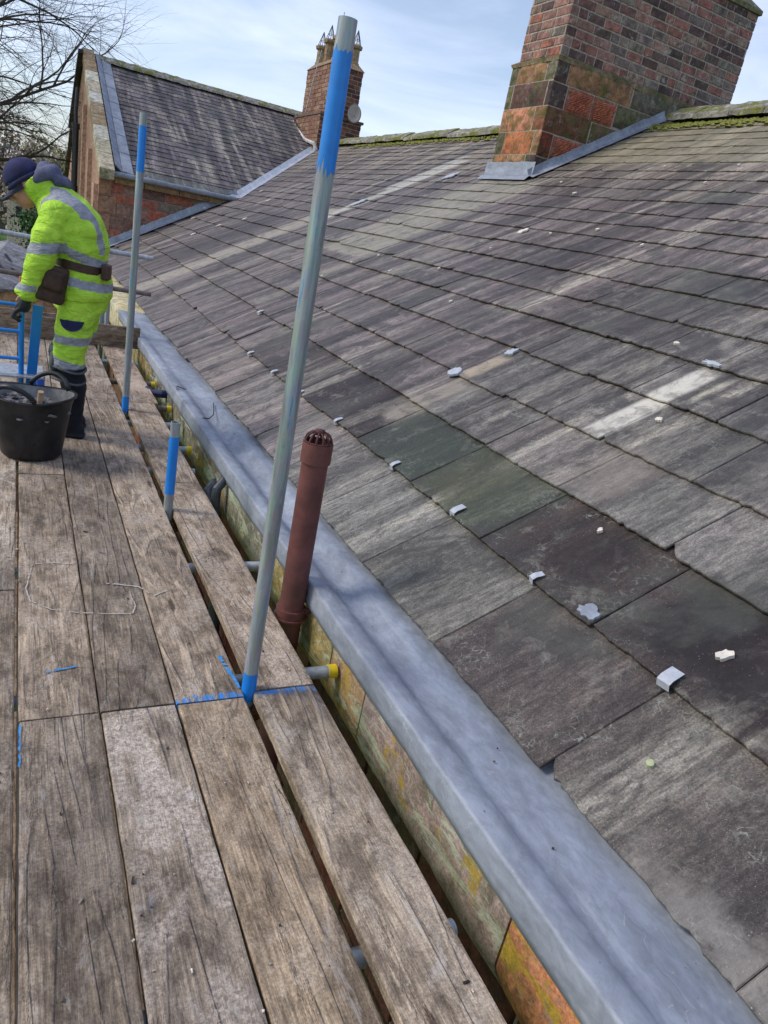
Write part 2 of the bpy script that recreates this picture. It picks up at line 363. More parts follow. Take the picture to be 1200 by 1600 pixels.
def mat_masonry(name, moss=0.0, moss_z=None, lichen=0.0, soot=0.3, rough=0.88, yellow=0.0, near=None):
    t = NT(name, rough, 0, 0.25); P = t.obj; x, y, z = t.sep(P)[:3]
    base = t.attr('tint'); a = t.noise(P, 14, 8, 0.7, 0.3); b = t.noise(P, 3.5, 7, 0.7, 0.5); g = t.noise(P, 90, 4, 0.7)
    c = t.mix(1.0, base, t.mix(t.mr(a, 0.28, 0.72), (0.55, 0.55, 0.55), (1.45, 1.45, 1.45)), 'MULTIPLY')
    c = t.mix(1.0, c, t.mix(t.mr(g, 0.28, 0.72), (0.7, 0.7, 0.7), (1.3, 1.3, 1.3)), 'MULTIPLY')
    c = t.mix(t.mr(b, 0.5, 0.68, 0, soot), c, (0.035, 0.032, 0.028))
    if yellow: c = t.mix(t.mr(t.noise(P, 6, 8, 0.72, 0.4), 0.55, 0.63, 0, yellow), c, (0.42, 0.28, 0.03))
    if near is not None:
        c = t.mix(t.ma('MULTIPLY', t.mr(t.noise(t.map(P, (9, 4, 9), (3, 1, 2)), 1.0, 8, .76, .6), .53, .57), t.mr(y, near, near+.01, .8, 0)), c, t.mix(t.mr(t.noise(P, 60, 4, .7), .35, .65), (0.30, 0.20, 0.02), (0.50, 0.36, 0.03)))
        mk = t.noise(t.map(P, (10, 2.2, 10), (4, 4, 2)), 1.0, 9, .76, .6)
        c = t.mix(t.ma('MULTIPLY', t.mr(mk, .53, .57, 0, .85), t.mr(y, near, near+.01, 0, 1)), c, (0.46, 0.50, 0.36))
        c = t.mix(t.mr(t.noise(t.map(P, (14, 6, 14), (1, 9, 2)), 1.0, 9, .76, .6), .56, .61, 0, .8), c, (0.26, 0.25, 0.26))
    if lichen:
        c = t.mix(t.mr(t.noise(t.map(P, (1, 1, 1), (5, 5, 5)), 7, 8, 0.75, 0.3), 0.56, 0.62, 0, lichen), c, (0.48, 0.50, 0.40))
        c = t.mix(t.mr(t.noise(t.map(P, (1, 1, 1), (8, 5, 5)), 11, 8, 0.75, 0.3), 0.58, 0.66, 0, lichen*0.7), c, (0.20, 0.22, 0.12))
    if moss:
        f = t.mr(t.noise(P, 5, 8, 0.75, 0.3), 0.50, 0.62, 0, moss)
        if moss_z:
            zz = t.ma('ADD', z, t.ma('MULTIPLY', t.ma('SUBTRACT', t.noise(P, 7, 6, 0.7), 0.5), 0.5))
            f = t.ma('MAXIMUM', f, t.mr(zz, moss_z[0], moss_z[1], 0, 0.9))
        c = t.mix(f, c, t.mix(t.mr(g, 0.3, 0.7), (0.035, 0.05, 0.012), (0.13, 0.15, 0.04)))
    return t.done(c, rough, t.bump(t.ma('ADD', a, t.ma('MULTIPLY', g, 0.4)), 0.6, 0.012))

def mat_moss():
    t = NT('mossy_ridge', 0.95, 0, 0.1); P = t.obj; z = t.sep(P)[2]
    a = t.noise(P, 12, 8, 0.75, 0.3); b = t.noise(t.map(P, (1, 0.5, 1)), 5, 7, 0.7)
    green = t.mix(t.mr(t.noise(P, 50, 5, 0.7), 0.3, 0.7), (0.075, 0.085, 0.024), (0.25, 0.25, 0.075))
    stone = t.mix(t.mr(a, 0.3, 0.7), (0.12, 0.105, 0.09), (0.36, 0.34, 0.29))
    stone = t.mix(t.mr(t.noise(P, 9, 8, 0.75), 0.53, 0.6, 0, 0.85), stone, (0.52, 0.52, 0.44))
    c = t.mix(t.mr(b, 0.47, 0.56), stone, green)
    return t.done(c, 0.95, t.bump(a, 0.9, 0.03))

W_SLATE_P = [  # s0,s1,y0,y1,colour,strength,edge   (metres up the slope / along the eave)
    (1.34, 2.12, 2.56, 2.71, (0.56, 0.53, 0.47), 1.0, 0.02),
    (1.80, 2.10, 2.46, 2.50, (0.46, 0.43, 0.34), 0.85, 0.015),
    (1.33, 1.66, 3.80, 3.93, (0.42, 0.34, 0.25), 0.75, 0.03),
    (0.72, 1.30, 3.70, 3.92, (0.32, 0.28, 0.23), 0.65, 0.05),
    (2.9, 5.6, 10.72, 11.02, (0.46, 0.44, 0.39), 0.9, 0.05),
    (4.3, 5.8, 11.0, 11.25, (0.42, 0.42, 0.40), 0.7, 0.06),
    (2.3, 4.75, 7.7, 9.1, (0.33, 0.31, 0.245), 0.65, 0.2),
    (0.1, 3.4, 10.9, 11.5, (0.33, 0.295, 0.245), 0.8, 0.06),
    (0.3, 2.6, 9.6, 9.9, (0.25, 0.22, 0.19), 0.55, 0.08),
    (0.5, 0.92, 2.35, 3.6, (0.034, 0.050, 0.030), 0.50, 0.25),
    (0.5, 0.90, 2.60, 2.95, (0.085, 0.080, 0.035), 0.40, 0.15),
    (0.97, 1.35, 2.12, 2.45, (0.19, 0.155, 0.135), 0.6, 0.06),
    (5.4, 7.2, 3.0, 9.5, (0.27, 0.245, 0.165), 0.6, 0.6),
    (0.55, 0.93, 0.88, 1.52, (0.014, 0.009, 0.009), 0.95, 0.08),
    (0.6, 0.9, 1.75, 2.05, (0.016, 0.009, 0.008), 0.8, 0.08),
    (1.0, 2.1, 4.6, 4.95, (0.035, 0.028, 0.032), 0.6, 0.12),
    (2.2, 3.3, 3.1, 3.7, (0.034, 0.028, 0.032), 0.55, 0.2),
    (2.6, 3.9, 4.9, 5.3, (0.036, 0.030, 0.034), 0.6, 0.15),
    (3.2, 4.9, 6.4, 6.9, (0.04, 0.034, 0.036), 0.5, 0.2),
    (0.4, 3.0, 12.2, 13.4, (0.05, 0.042, 0.044), 0.45, 0.3),
    (1.9, 3.0, 6.6, 6.85, (0.27, 0.25, 0.21), 0.5, 0.08),
    (1.0, 2.2, 7.6, 7.85, (0.27, 0.245, 0.205), 0.55, 0.08),
    (1.4, 1.9, 1.55, 2.2, (0.040, 0.044, 0.042), 0.5, 0.2),
    (-0.02, 0.10, 0.3, 0.85, (0.30, 0.28, 0.26), 0.5, 0.15),
]
M_SLATE = mat_slate('slate_main', W_SLATE_P)
M_SLATE2 = mat_slate('slate_wing', (), False, 1.0)
M_WOOD = mat_wood()
M_LEAD = mat_lead()
M_LEAD_D = mat_lead('lead_old', 0.75)
M_GALV = mat_galv('galvanised_tube', (0.34, 0.37, 0.365), ((0.04, 0.26, 0.5), 0.75))
M_GALV2 = mat_galv('galvanised_light', (0.42, 0.45, 0.47))
M_RUSTTUBE = mat_galv('rusty_tube', (0.19, 0.145, 0.125), None, 0.6)
M_BLUE = m_simple('blue_paint', (0.006, 0.20, 0.62), 0.38, 0.10, 14, 0, 0.05, 0.5)
M_YEL = m_simple('yellow_cap', (0.68, 0.50, 0.02), 0.5, 0.15, 30)
M_RUST = m_simple('rusty_coupler', (0.13, 0.055, 0.03), 0.85, 0.5, 40, 0.1, 0.5)
M_RED = m_simple('red_oxide_paint', (0.135, 0.048, 0.040), 0.55, 0.28, 9, 0, 0.2, 0.4, ((0.075, 0.030, 0.022), 0.7))
M_BLK = m_simple('black_plastic', (0.012, 0.012, 0.014), 0.42, 0.4, 18, 0, 0.05, 0.45, ((0.10, 0.10, 0.10), 0.18))
M_MORTAR = m_simple('mortar', (0.34, 0.285, 0.23), 0.95, 0.35, 25, 0, 0.6)
M_BRICK = mat_masonry('brickwork', 0.15, None, 0.45, 0.75)
M_STONE = mat_masonry('red_sandstone', 0.75, (3.90, 4.06), 0.25, 0.7, 0.9, 0.0)
M_RUBBLE = mat_masonry('coursed_sandstone', 0.0, None, 0.12, 0.2)
M_CORN = mat_masonry('lichened_cornice', 0.4, None, 0.6, 0.5, 0.9, 0.85, near=.93)
M_COPE = mat_masonry('lichened_coping', 0.5, None, 0.9, 0.2)
M_MOSS = mat_moss()
M_DARKWALL = mat_masonry('damp_wall', 0.6, None, 0.1, 0.8)

# ================================================================== THE HOUSE
house = empty('stone_house', (1.42, 0, -5))
tag(house, 'old red sandstone house with long slate roof, brick chimneys and lead gutter', 'house')
def hp(o, keep=True):      # parent to the house keeping world place
    o.parent = house; o.matrix_parent_inverse = Matrix.Translation(-house.location); return o

PITCH = R(30); X0, Z0 = 1.42, 0.12
def roofM(): return Matrix.Translation((X0, 0, Z0)) @ Matrix.Rotation(-PITCH, 4, 'Y')
RM = roofM()

PAL_L = [srgb(106, 99, 98), srgb(101, 93, 94), srgb(110, 103, 100), srgb(98, 92, 93), srgb(113, 106, 101), srgb(102, 99, 97), srgb(95, 87, 89), srgb(108, 98, 97)]
def slates(name, courses, yr, widthf, tintf, mat, clip=None, thick=0.011, seed=1, special=None, fine_y=6.0, joints=None):
    rnd = random.Random(seed); mb = MB()
    lift = thick*1.9
    for ci in range(len(courses)-1):
        s0, s1 = courses[ci], courses[ci+1]
        y = yr[0] - rnd.random()*0.3
        fixed = list(joints.get(ci, [])) if joints else []
        if fixed: y = fixed[0]; fixed = fixed[1:]
        while y < yr[1]:
            if fixed: y2 = fixed.pop(0)
            else: y2 = y + widthf(ci)*rnd.uniform(0.72, 1.3)
            if clip and not clip(s0, s1, y, y2): y = y2; continue
            g = 0.0018; ya, yb = y+g, y2-g
            near = y < fine_y
            nseg = max(2, int((yb-ya)/(0.018 if near else 0.12)))
            drop = rnd.uniform(-0.010, 0.010)
            if rnd.random() < 0.02: drop -= rnd.uniform(0.015, 0.04)
            top = s1 + 0.05
            tl = lift*rnd.uniform(0.85, 1.3); tw = rnd.uniform(-0.0035, 0.0035); sd_ = rnd.random()*100
            cut = rnd.random(); cl = rnd.uniform(0.02, 0.07) if cut < 0.10 else 0; cr = rnd.uniform(0.02, 0.07) if cut > 0.9 else 0
            amp = 0.0075 if near else 0.005
            chip = [(rnd.uniform(ya, yb), rnd.uniform(.006, .022), rnd.uniform(.004, .012)) for _ in range(3 if near else 1)]
            outer = []; inner = []
            pts = []
            for k in range(nseg+1):
                f = k/nseg; yy = ya+(yb-ya)*f
                e = s0 + drop + amp*nz(yy*9, sd_) + amp*0.8*nz(yy*34, sd_) + (0.003*nz(yy*90, sd_) if near else 0)
                for (cy_, cw_, cd_) in chip:
                    if abs(yy-cy_) < cw_: e += cd_*(1-abs(yy-cy_)/cw_)
                if cl and yy-ya < cl: e += (cl-(yy-ya))*0.9
                if cr and yb-yy < cr: e += (cr-(yb-yy))*0.9
                pts.append((e, yy))
            ns = 5 if near else 2
            right = [(s0+(top-s0)*k/ns, yb + (0.004*nz(k*1.7, sd_) if near else 0)) for k in range(1, ns+1)]
            left = [(s0+(top-s0)*k/ns, ya - (0.004*nz(k*1.7, sd_+9) if near else 0)) for k in range(ns, 0, -1)]
            loop = pts + right + left
            cy = (ya+yb)/2
            def hz(s, yy):
                f = (s-s0)/(top-s0); return tl*(1-f) + 0.002*f + tw*(yy-cy)/(yb-ya)*2*(1-f) + (0.0016*nz(s*7, yy*5, sd_) if near else 0)
            n = len(loop); ch = 0.0045 if near else 0.0
            vs = []; fs = []
            if near:
                cs = (s0+top)/2
                inn = []
                for (s, yy) in loop:
                    d = Vector((cs-s, cy-yy)); 
                    inn.append((s + (ch if s < s0+0.08 else 0)*1.0, yy + (ch*0.7 if yy < cy else -ch*0.7)))
                vs += [(s, yy, hz(s, yy)+thick*0.55) for s, yy in inn]
                vs += [(s, yy, hz(s, yy)+thick*0.55-0.003) for s, yy in loop]
                vs += [(s, yy, hz(s, yy)-thick*0.45) for s, yy in loop]
                fs.append(tuple(range(n)))
                for k in range(n):
                    j = (k+1) % n
                    fs.append((k, n+k, n+j, j)); fs.append((n+k, 2*n+k, 2*n+j, n+j))
            else:
                vs += [(s, yy, hz(s, yy)+thick*0.55) for s, yy in loop]
                vs += [(s, yy, hz(s, yy)-thick*0.45) for s, yy in loop]
                fs.append(tuple(range(n)))
                for k in range(n):
                    j = (k+1) % n; fs.append((k, n+k, n+j, j))
            # orientation: loop goes along +y at low s, then up: (s,y) -> normal must be +z
            fs = [tuple(reversed(f)) for f in fs]
            col = tintf(ci, s0, y, y2, rnd)
            mb.add(vs, fs, col)
            for q in range(len(mb.c)-len(fs)+1, len(mb.c)): mb.c[q] = tuple(x*0.75 for x in col)
            y = y2
    return mb

C_S = [0.0, .48, .94, 1.34, 1.76, 2.16, 2.5, 2.86, 3.2, 3.52, 3.8, 4.07, 4.39, 4.66, 4.93, 5.17, 5.43, 5.68, 5.92, 6.16, 6.38, 6.6, 6.8, 6.98]
C1 = [-1.5, -.75, -.1, .53, 1.24, 1.915, 2.585, 3.22, 3.82, 4.45, 4.96, 5.6, 6.2, 6.8]
C2 = [-1.6, -.8, .1, .82, 1.60, 2.33, 3.02, 3.74, 4.35, 5.0, 5.6, 6.3]
T1 = [srgb(88, 84, 79)]*3 + [srgb(80, 75, 71), srgb(78, 71, 68), srgb(96, 94, 90), srgb(116, 115, 110), srgb(118, 116, 112), srgb(124, 116, 114), srgb(122, 112, 110), srgb(112, 106, 104), srgb(120, 112, 108)]
T2 = [srgb(78, 72, 70), srgb(74, 68, 66), srgb(70, 62, 60), srgb(58, 49, 47), srgb(50, 40, 37), srgb(71, 74, 63), srgb(56, 61, 55), srgb(48, 38, 38), srgb(48, 37, 38), srgb(58, 50, 50), srgb(78, 70, 70)]
def tint_main(ci, s, y, y2, rnd):
    ym = (y+y2)/2
    if ci == 0:
        for k in range(len(C1)-1):
            if C1[k] <= ym < C1[k+1] and k < len(T1): return jit(T1[k], .05)
    if ci == 1:
        for k in range(len(C2)-1):
            if C2[k] <= ym < C2[k+1] and k < len(T2): return jit(T2[k], .05)
    c = Vector(rnd.choice(PAL_L))
    grey = Vector(srgb(97, 97, 94)); purp = Vector(srgb(100, 92, 94)); beige = Vector(srgb(136, 127, 112))
    if s < 3 and ym < 4.0: c = c.lerp(grey, 0.65)*rnd.uniform(0.88, 1.10)
    elif s < 4.2: c = c.lerp(purp, 0.5)*rnd.uniform(0.9, 1.1)
    else: c = c.lerp(beige, min(1, (s-4.2)/2.2)*0.85)*rnd.uniform(0.92, 1.08)
    return tuple(c)
def clip_main(s0, s1, y, y2):
    x = X0 + s1*math.cos(PITCH); z = Z0 + s1*math.sin(PITCH)
    if y > 17.02 and x < 4.3: return False
    if y > 17.0 and z + 0.25 < 1.75+(y-17.0)*math.tan(R(24)): return False
    if 8.2 < (y+y2)/2 < 9.0 and s0 > 4.98 and s1 < 8: return False      # the chimney stands here
    return True
mb = slates('roof', C_S, (-1.6, 24), lambda ci: max(0.22, 0.56-ci*0.024), tint_main, M_SLATE, clip_main, 0.012, 3, fine_y=7.0, joints={0: C1, 1: C2})
for i_, v_ in enumerate(mb.v):
    if v_.x > 2.2: mb.v[i_].z = v_.z*(1-.38*min(1, (v_.x-2.2)/2))
mb.add([(-0.03, -1.9, -0.03), (7.0, -1.9, -0.03), (7.0, 24, -0.03), (-0.03, 24, -0.03)], [(0, 1, 2, 3)], (0.02, 0.018, 0.018))
roof = mb.build('roof', M_SLATE, None, tints=True); roof.matrix_world = RM; hp(roof)
roof['label'] = 'long streaked slate slope in diminishing courses'
def on_roof(o):             # a sub-part lying on the main slope, built in slope coordinates
    o.parent = roof; return o

# back slope of the main roof and the carcass below it
Xr, Zr = X0+7.02*math.cos(PITCH), Z0+7.02*math.sin(PITCH)
bk = obj_from('roof', [(Xr, -1.9, Zr), (Xr+6, -1.9, Zr-3.46), (Xr+6, 24, Zr-3.46), (Xr, 24, Zr)], [(0, 1, 2, 3)], M_SLATE2)
tint(bk, [srgb(95, 88, 90)]); hp(bk)

# ridge stones
mb = MB(); y = -1.9; rr = random.Random(5)
while y < 24:
    L = rr.uniform(0.42, 0.6); y2 = y+L-0.008; dz = rr.uniform(-0.012, 0.012)
    prof = [(-0.24, -0.125), (-0.235, -0.07), (-0.06, 0.045), (0.0, 0.075), (0.06, 0.045), (0.235, -0.07), (0.24, -0.125)]
    n = 7; vs = []; K = 6
    for k in range(K+1):
        yy = y+(y2-y)*k/K
        for j, (px, pz) in enumerate(prof):
            q = 0.016*nz(px*9, yy*9, pz*5)+0.01*nz(px*30, yy*30)
            vs.append((Xr+px+q, yy, Zr+0.075+pz+dz+q))
    fs = [(k*n+j, k*n+j+1, (k+1)*n+j+1, (k+1)*n+j) for k in range(K) for j in range(n-1)]
    fs += [tuple(range(n)), tuple(K*n+j for j in range(n-1, -1, -1))]
    if not (8.1 < (y+y2)/2 < 9.05): mb.add(vs, fs)
    y += L
for part_ in (0, 1):
    q = MB(); keep = [i for i, f in enumerate(mb.f) if (mb.v[f[0]].y > 8.6) == bool(part_)]
    for i in keep: q.add([mb.v[j] for j in mb.f[i]], [tuple(range(len(mb.f[i])))])
    o_ = hp(q.build('ridge', M_MOSS)); bm_ = bmesh.new(); bm_.from_mesh(o_.data); bmesh.ops.remove_doubles(bm_, verts=bm_.verts, dist=.0005); bm_.to_mesh(o_.data); bm_.free()
# clumps of moss lying under the ridge stones
mb = MB(); rr = random.Random(8)
for i in range(1700):
    yy = rr.uniform(3, 18) if rr.random() < .7 else rr.uniform(3, 9)
    s = 6.98 - abs(rr.gauss(0, 0.09)) - 0.16
    if 8.1 < yy < 9.0: continue
    p = RM @ Vector((s, yy, 0.03)); r = rr.uniform(0.012, 0.035)
    vs = []; 
    for a in range(6):
        vs.append(p+Vector((math.cos(a*PI/3)*r*rr.uniform(.7, 1.3), math.sin(a*PI/3)*r*1.6*rr.uniform(.7, 1.3), -0.01)))
    vs.append(p+Vector((0, 0, r*0.8)))
    mb.add(vs, [(a, (a+1) % 6, 6) for a in range(6)])
t = NT('moss', 0.95, 0, 0.1); gg = t.noise(t.obj, 40, 5, .7)
M_MOSSC = t.done(t.mix(t.mr(gg, .3, .7), (0.09, 0.10, 0.025), (0.30, 0.30, 0.08)), .95, t.bump(gg, .8, .02))
o = mb.build('moss', M_MOSSC, house); o['kind'] = 'stuff'; hp(o)

# lead clips (tingles) folded over slate tails, with pale repairs
def roof_bits():
    clipm = m_simple('lead_clip_bright', (0.40, 0.42, 0.45), 0.45, 0.12, 40, 0, 0.2, 0.5)
    pale = m_simple('pale_mortar', (0.62, 0.56, 0.48), 0.9, 0.15, 30, 0, 0.5)
    for (s, y, L, W, a) in [(q[0], q[1], q[2]*.8, q[3]*.8, q[4]) for q in [(.485, 1.245, .075, .06, .1), (.48, 1.94, .055, .036, -.15), (.49, 2.585, .075, .05, .05), (.48, 3.235, .06, .036, .1), (.475, 4.07, .06, .036, 0), (.46, 4.78, .06, .036, .1), (.46, 5.42, .06, .04, 0),
                            (.46, 6.12, .06, .05, 0), (.90, 7.25, .07, .06, .2)]]:
        m = MB(); K = 5
        top = [(-0.016, 0.020), (-0.010, 0.045), (0.01, 0.049), (L*0.6, 0.045), (L, 0.041)]
        vs = []
        for (u, h) in top:
            for v in (-W/2, W/2):
                for th in (0, 0.0022):
                    c_, s_ = math.cos(a), math.sin(a)
                    vs.append((s+u*c_-v*s_, y+u*s_+v*c_, h+th+0.002*nz(u*60, v*60, s)))
        fs = []
        for k in range(K-1):
            b = k*4
            fs += [(b+1, b+3, b+7, b+5), (b+0, b+4, b+6, b+2), (b+0, b+1, b+5, b+4), (b+2, b+6, b+7, b+3)]
        fs += [(0, 2, 3, 1), (K*4-4, K*4-3, K*4-1, K*4-2)]
        m.add(vs, fs); on_roof(m.build('lead_clip', clipm))
    def splat(s, y, rs, ry, name, mt, seed, h=0.026, jag=0.35, th=0.002):
        h += .008
        rr = random.Random(seed); n = 18; vs = []
        for k in range(n):
            t_ = 2*PI*k/n; q = 1+jag*rr.uniform(-1, 1)
            vs.append((s+rs*math.cos(t_)*q, y+ry*math.sin(t_)*q, h+th))
        vs += [(v[0], v[1], h-0.012) for v in vs]
        fs = [tuple(range(n))] + [(k, n+k, n+(k+1) % n, (k+1) % n) for k in range(n)]
        on_roof(obj_from(name, vs, fs, mt))
    splat(.70, 1.215, .026, .020, 'mortar_dab', pale, 4, .025)
    splat(.86, 2.0, .012, .010, 'mortar_dab', pale, 5, .022)
    splat(.515, 1.65, .03, .045, 'exposed_lead', M_LEAD, 6, .034)
    splat(1.70, 3.885, .05, .035, 'exposed_lead', clipm, 7, .023)
    splat(1.315, 3.96, .05, .05, 'exposed_lead', clipm, 8, .036, .12)
    splat(2.165, 2.66, .02, .055, 'exposed_lead', clipm, 9, .037)
    splat(3.43, 6.19, .07, .035, 'mortar_dab', pale, 10, .024)
    splat(4.85, 10.05, .12, .09, 'exposed_lead', clipm, 11, .03)
    splat(3.67, 10.86, .13, .09, 'exposed_lead', clipm, 12, .03)
    lich = m_simple('lichen_spot', (0.36, 0.40, 0.22), .9, .2, 60, 0, .4)
    splat(.25, 1.06, .012, .012, 'lichen_spot', lich, 13, .024, .06)
    rr = random.Random(21)
    for k in range(26):
        s = rr.uniform(1.5, 5.8); y = rr.uniform(1.8, 9)
        splat(s, y, rr.uniform(.008, .02), rr.uniform(.008, .02), 'mortar_dab', pale, 30+k, .026)
    for k in range(6): splat(rr.uniform(1.5, 4), rr.uniform(13, 16.5), .05, .04, 'mortar_dab', pale, 90+k, .026)
roof_bits()

# ---------------- masonry generator (blocks are real, laid proud of a mortar core)
def masonry(mb, org, u, v, W, H, ch, bl, pal, rnd, joint=0.010, proud=0.006, depth=0.05, xlim=None, jitter=0.0, chf=0.004, rowh=None):
    org = Vector(org); u = Vector(u); v = Vector(v); n = u.cross(v).normalized()
    z = 0.0; row = 0
    while z < H-0.01:
        h = ch*(rnd.uniform(1-jitter, 1+jitter)); h = min(h, H-z)
        if H-z-h < ch*0.3: h = H-z
        x = -rnd.uniform(0, bl*0.9)
        while x < W:
            L = bl*rnd.choice([0.52, 1, 1, 1.02]) if jitter == 0 else bl*rnd.uniform(0.5, 1.7)
            a = max(0, x)+joint/2 if x > 0 else joint*0.0; b = min(W, x+L)-(joint/2 if x+L < W else 0)
            x += L
            if b-a < 0.03: continue
            if xlim and not xlim((a+b)/2, z+h/2): continue
            z0, z1 = z+joint/2, z+h-joint/2
            pr_ = proud*rnd.uniform(0.4, 1.5)
            A = [org+u*p+v*q for p, q in ((a, z0), (b, z0), (b, z1), (a, z1))]
            B = [org+u*p+v*q+n*(pr_-chf*0.6) for p, q in ((a, z0), (b, z0), (b, z1), (a, z1))]
            Cc = [org+u*p+v*q+n*pr_ for p, q in ((a+chf, z0+chf), (b-chf, z0+chf), (b-chf, z1-chf), (a+chf, z1-chf))]
            Cc = [p+n*rnd.uniform(-.001, .001) for p in Cc]
            A = [p-n*0.012 for p in A]
            c = jit(rnd.choice(pal), 0.14)
            mb.add(A+B+Cc, [(8, 9, 10, 11)]+[(4+k, 4+(k+1) % 4, 8+(k+1) % 4, 8+k) for k in range(4)]+[(k, (k+1) % 4, 4+(k+1) % 4, 4+k) for k in range(4)], c)
        z += h; row += 1
def core(mb, c, size): mb.box(c, size, col=(0.25, 0.2, 0.165), mi=1)
BRICK_PAL = [srgb(158, 112, 96), srgb(138, 100, 90), srgb(126, 94, 86), srgb(116, 90, 84), srgb(106, 84, 80), srgb(140, 106, 94), srgb(130, 108, 98), srgb(118, 102, 94), srgb(148, 96, 80), srgb(110, 98, 90)]
BRICK_PAL_D = [srgb(138, 98, 88), srgb(112, 82, 76), srgb(146, 108, 96), srgb(98, 78, 74), srgb(148, 122, 108), srgb(132, 116, 106), srgb(96, 74, 70), srgb(148, 100, 88), srgb(140, 108, 96), srgb(122, 106, 98)]

# ---------------- main chimney
chim = empty('chimney', (6.4, 8.5, 2.5)); hp(chim)
def cp(o, par): o.parent = par; o.matrix_parent_inverse = par.matrix_world.inverted(); return o
bpy.context.view_layer.update()
def chimney_main():
    rnd = random.Random(12)
    x0, x1, y0, y1 = 5.66, 8.66, 8.12, 9.10
    zt = 3.94
    # stone base: block by block (u0,u1,z0,z1,colour)
    OR, DK, RD, GR, BN, PK = srgb(146, 110, 80), srgb(82, 68, 62), srgb(148, 94, 78), srgb(98, 94, 70), srgb(114, 94, 74), srgb(146, 102, 82)
    front = [(0, .20, 3.66, 3.94, DK), (.20, 1.24, 3.66, 3.94, OR), (1.25, 3.0, 3.66, 3.94, srgb(105, 98, 84)),
             (0, .24, 3.40, 3.66, DK), (.245, .66, 3.39, 3.66, RD), (.66, 1.04, 3.38, 3.66, RD), (1.05, 3.0, 3.40, 3.66, GR),
             (0, .72, 3.12, 3.40, srgb(104, 74, 54)), (.73, 3.0, 3.12, 3.38, BN),
             (0, .20, 2.84, 3.12, srgb(110, 56, 42)), (.20, .70, 2.84, 3.11, RD), (.71, 3.0, 2.84, 3.12, BN),
             (0, .4, 2.2, 2.84, DK), (.41, 1.2, 2.2, 2.84, BN)]
    left = [(0, .16, 3.68, 3.90, GR), (.16, .76, 3.68, 3.92, OR), (.77, .98, 3.68, 3.94, srgb(120, 112, 92)),
            (0, .13, 3.40, 3.68, srgb(120, 112, 88)), (.14, .86, 3.40, 3.68, srgb(96, 70, 64)), (.87, .98, 3.40, 3.67, DK),
            (0, .72, 3.13, 3.40, srgb(176, 120, 92)), (.73, .98, 3.13, 3.40, srgb(140, 92, 70)),
            (0, .18, 2.86, 3.13, GR), (.18, .82, 2.86, 3.13, srgb(170, 104, 70)), (.83, .98, 2.86, 3.13, OR),
            (0, .34, 2.5, 2.86, srgb(150, 104, 68)), (.35, .74, 2.5, 2.86, OR), (.75, .98, 2.5, 2.86, DK)]
    m = MB(); core(m, ((x0+x1)/2, (y0+y1)/2, 2.9), (x1-x0-0.03, y1-y0-0.03, 2.06))
    def blk(org, u, v, a, b, c, d, col, rough=False):
        nrm = u.cross(v).normalized(); nx, nzq = max(2, int((b-a)/0.07)), max(2, int((d-c)/0.07))
        vs = []; fs = []
        for i in range(nx+1):
            for j in range(nzq+1):
                p = a+.006+(b-a-.012)*i/nx; q = c+.006+(d-c-.012)*j/nzq
                e = (i in (0, nx)) or (j in (0, nzq))
                h = -.012 if e else 0.006+0.012*nz(p*6, q*6, col[0]*50)+0.006*nz(p*20, q*20)
                vs.append(org+u*p+v*q+nrm*h)
        for i in range(nx):
            for j in range(nzq):
                k = i*(nzq+1)+j; fs.append((k, k+nzq+1, k+nzq+2, k+1))
        m.add(vs, fs, jit(col, .06))
    for (a, b, c, d, col) in front: blk(Vector((x0, y0, 0)), Vector((1, 0, 0)), Vector((0, 0, 1)), a, b, c, d, col)
    for (a, b, c, d, col) in left: blk(Vector((x0, y1, 0)), Vector((0, -1, 0)), Vector((0, 0, 1)), a, b, c, d, col)
    # weathered sloping ledge
    m.add([(x0-.004, y0-.004, zt-.008), (x1, y0-.004, zt-.008), (x1, y0+.07, zt+.03), (x0+.07, y0+.07, zt+.03), (x0-.01, y1+.02, zt-.02), (x0+.07, y1-.05, zt+.03), (x0, y0, zt-.06), (x1, y0, zt-.06), (x0, y1, zt-.06)],
          [(0, 1, 2, 3), (4, 0, 3, 5), (6, 7, 1, 0), (8, 6, 0, 4)], srgb(124, 108, 84))
    cp(m.build('chimney_base', [M_STONE, M_MORTAR], None, tints=True), chim)
    # pecked red replacement stones: rows of chisel marks
    m = MB(); rr = random.Random(3)
    for (a, b, c, d) in ((.27, .64, 3.42, 3.64), (.68, 1.02, 3.41, 3.63), (.23, .68, 2.88, 3.09)):
        z = c+.01; m = MB()
        while z < d-.01:
            x = a+rr.uniform(0, .03)
            while x < b-.04:
                L = rr.uniform(.035, .06)
                m.box((x0+x+L/2, y0-.019, z), (L, .006, .011), Matrix.Rotation(R(-12), 3, 'Y'), col=jit(srgb(186, 104, 76), .1)); x += L+rr.uniform(.006, .012)
            z += .021
        cp(m.build('tooled_stone', M_RUBBLE, None, tints=True), chim)
    # brick stack
    m = MB(); s = .045; bx0, by0, by1, bx1 = x0+.035, y0+.04, y1-.09, x1-.03; zb, zt2 = zt+.005, 5.17
    core(m, ((bx0+bx1)/2, (by0+by1)/2, (zb+zt2)/2), (bx1-bx0-.008, by1-by0-.008, zt2-zb))
    masonry(m, (bx0, by0, zb), (1, 0, 0), (0, 0, 1), bx1-bx0, zt2-zb, .1035, .268, BRICK_PAL_D, rnd, .019, .003)
    masonry(m, (bx0, by1, zb), (0, -1, 0), (0, 0, 1), by1-by0, zt2-zb, .1035, .268, BRICK_PAL, rnd, .019, .003)
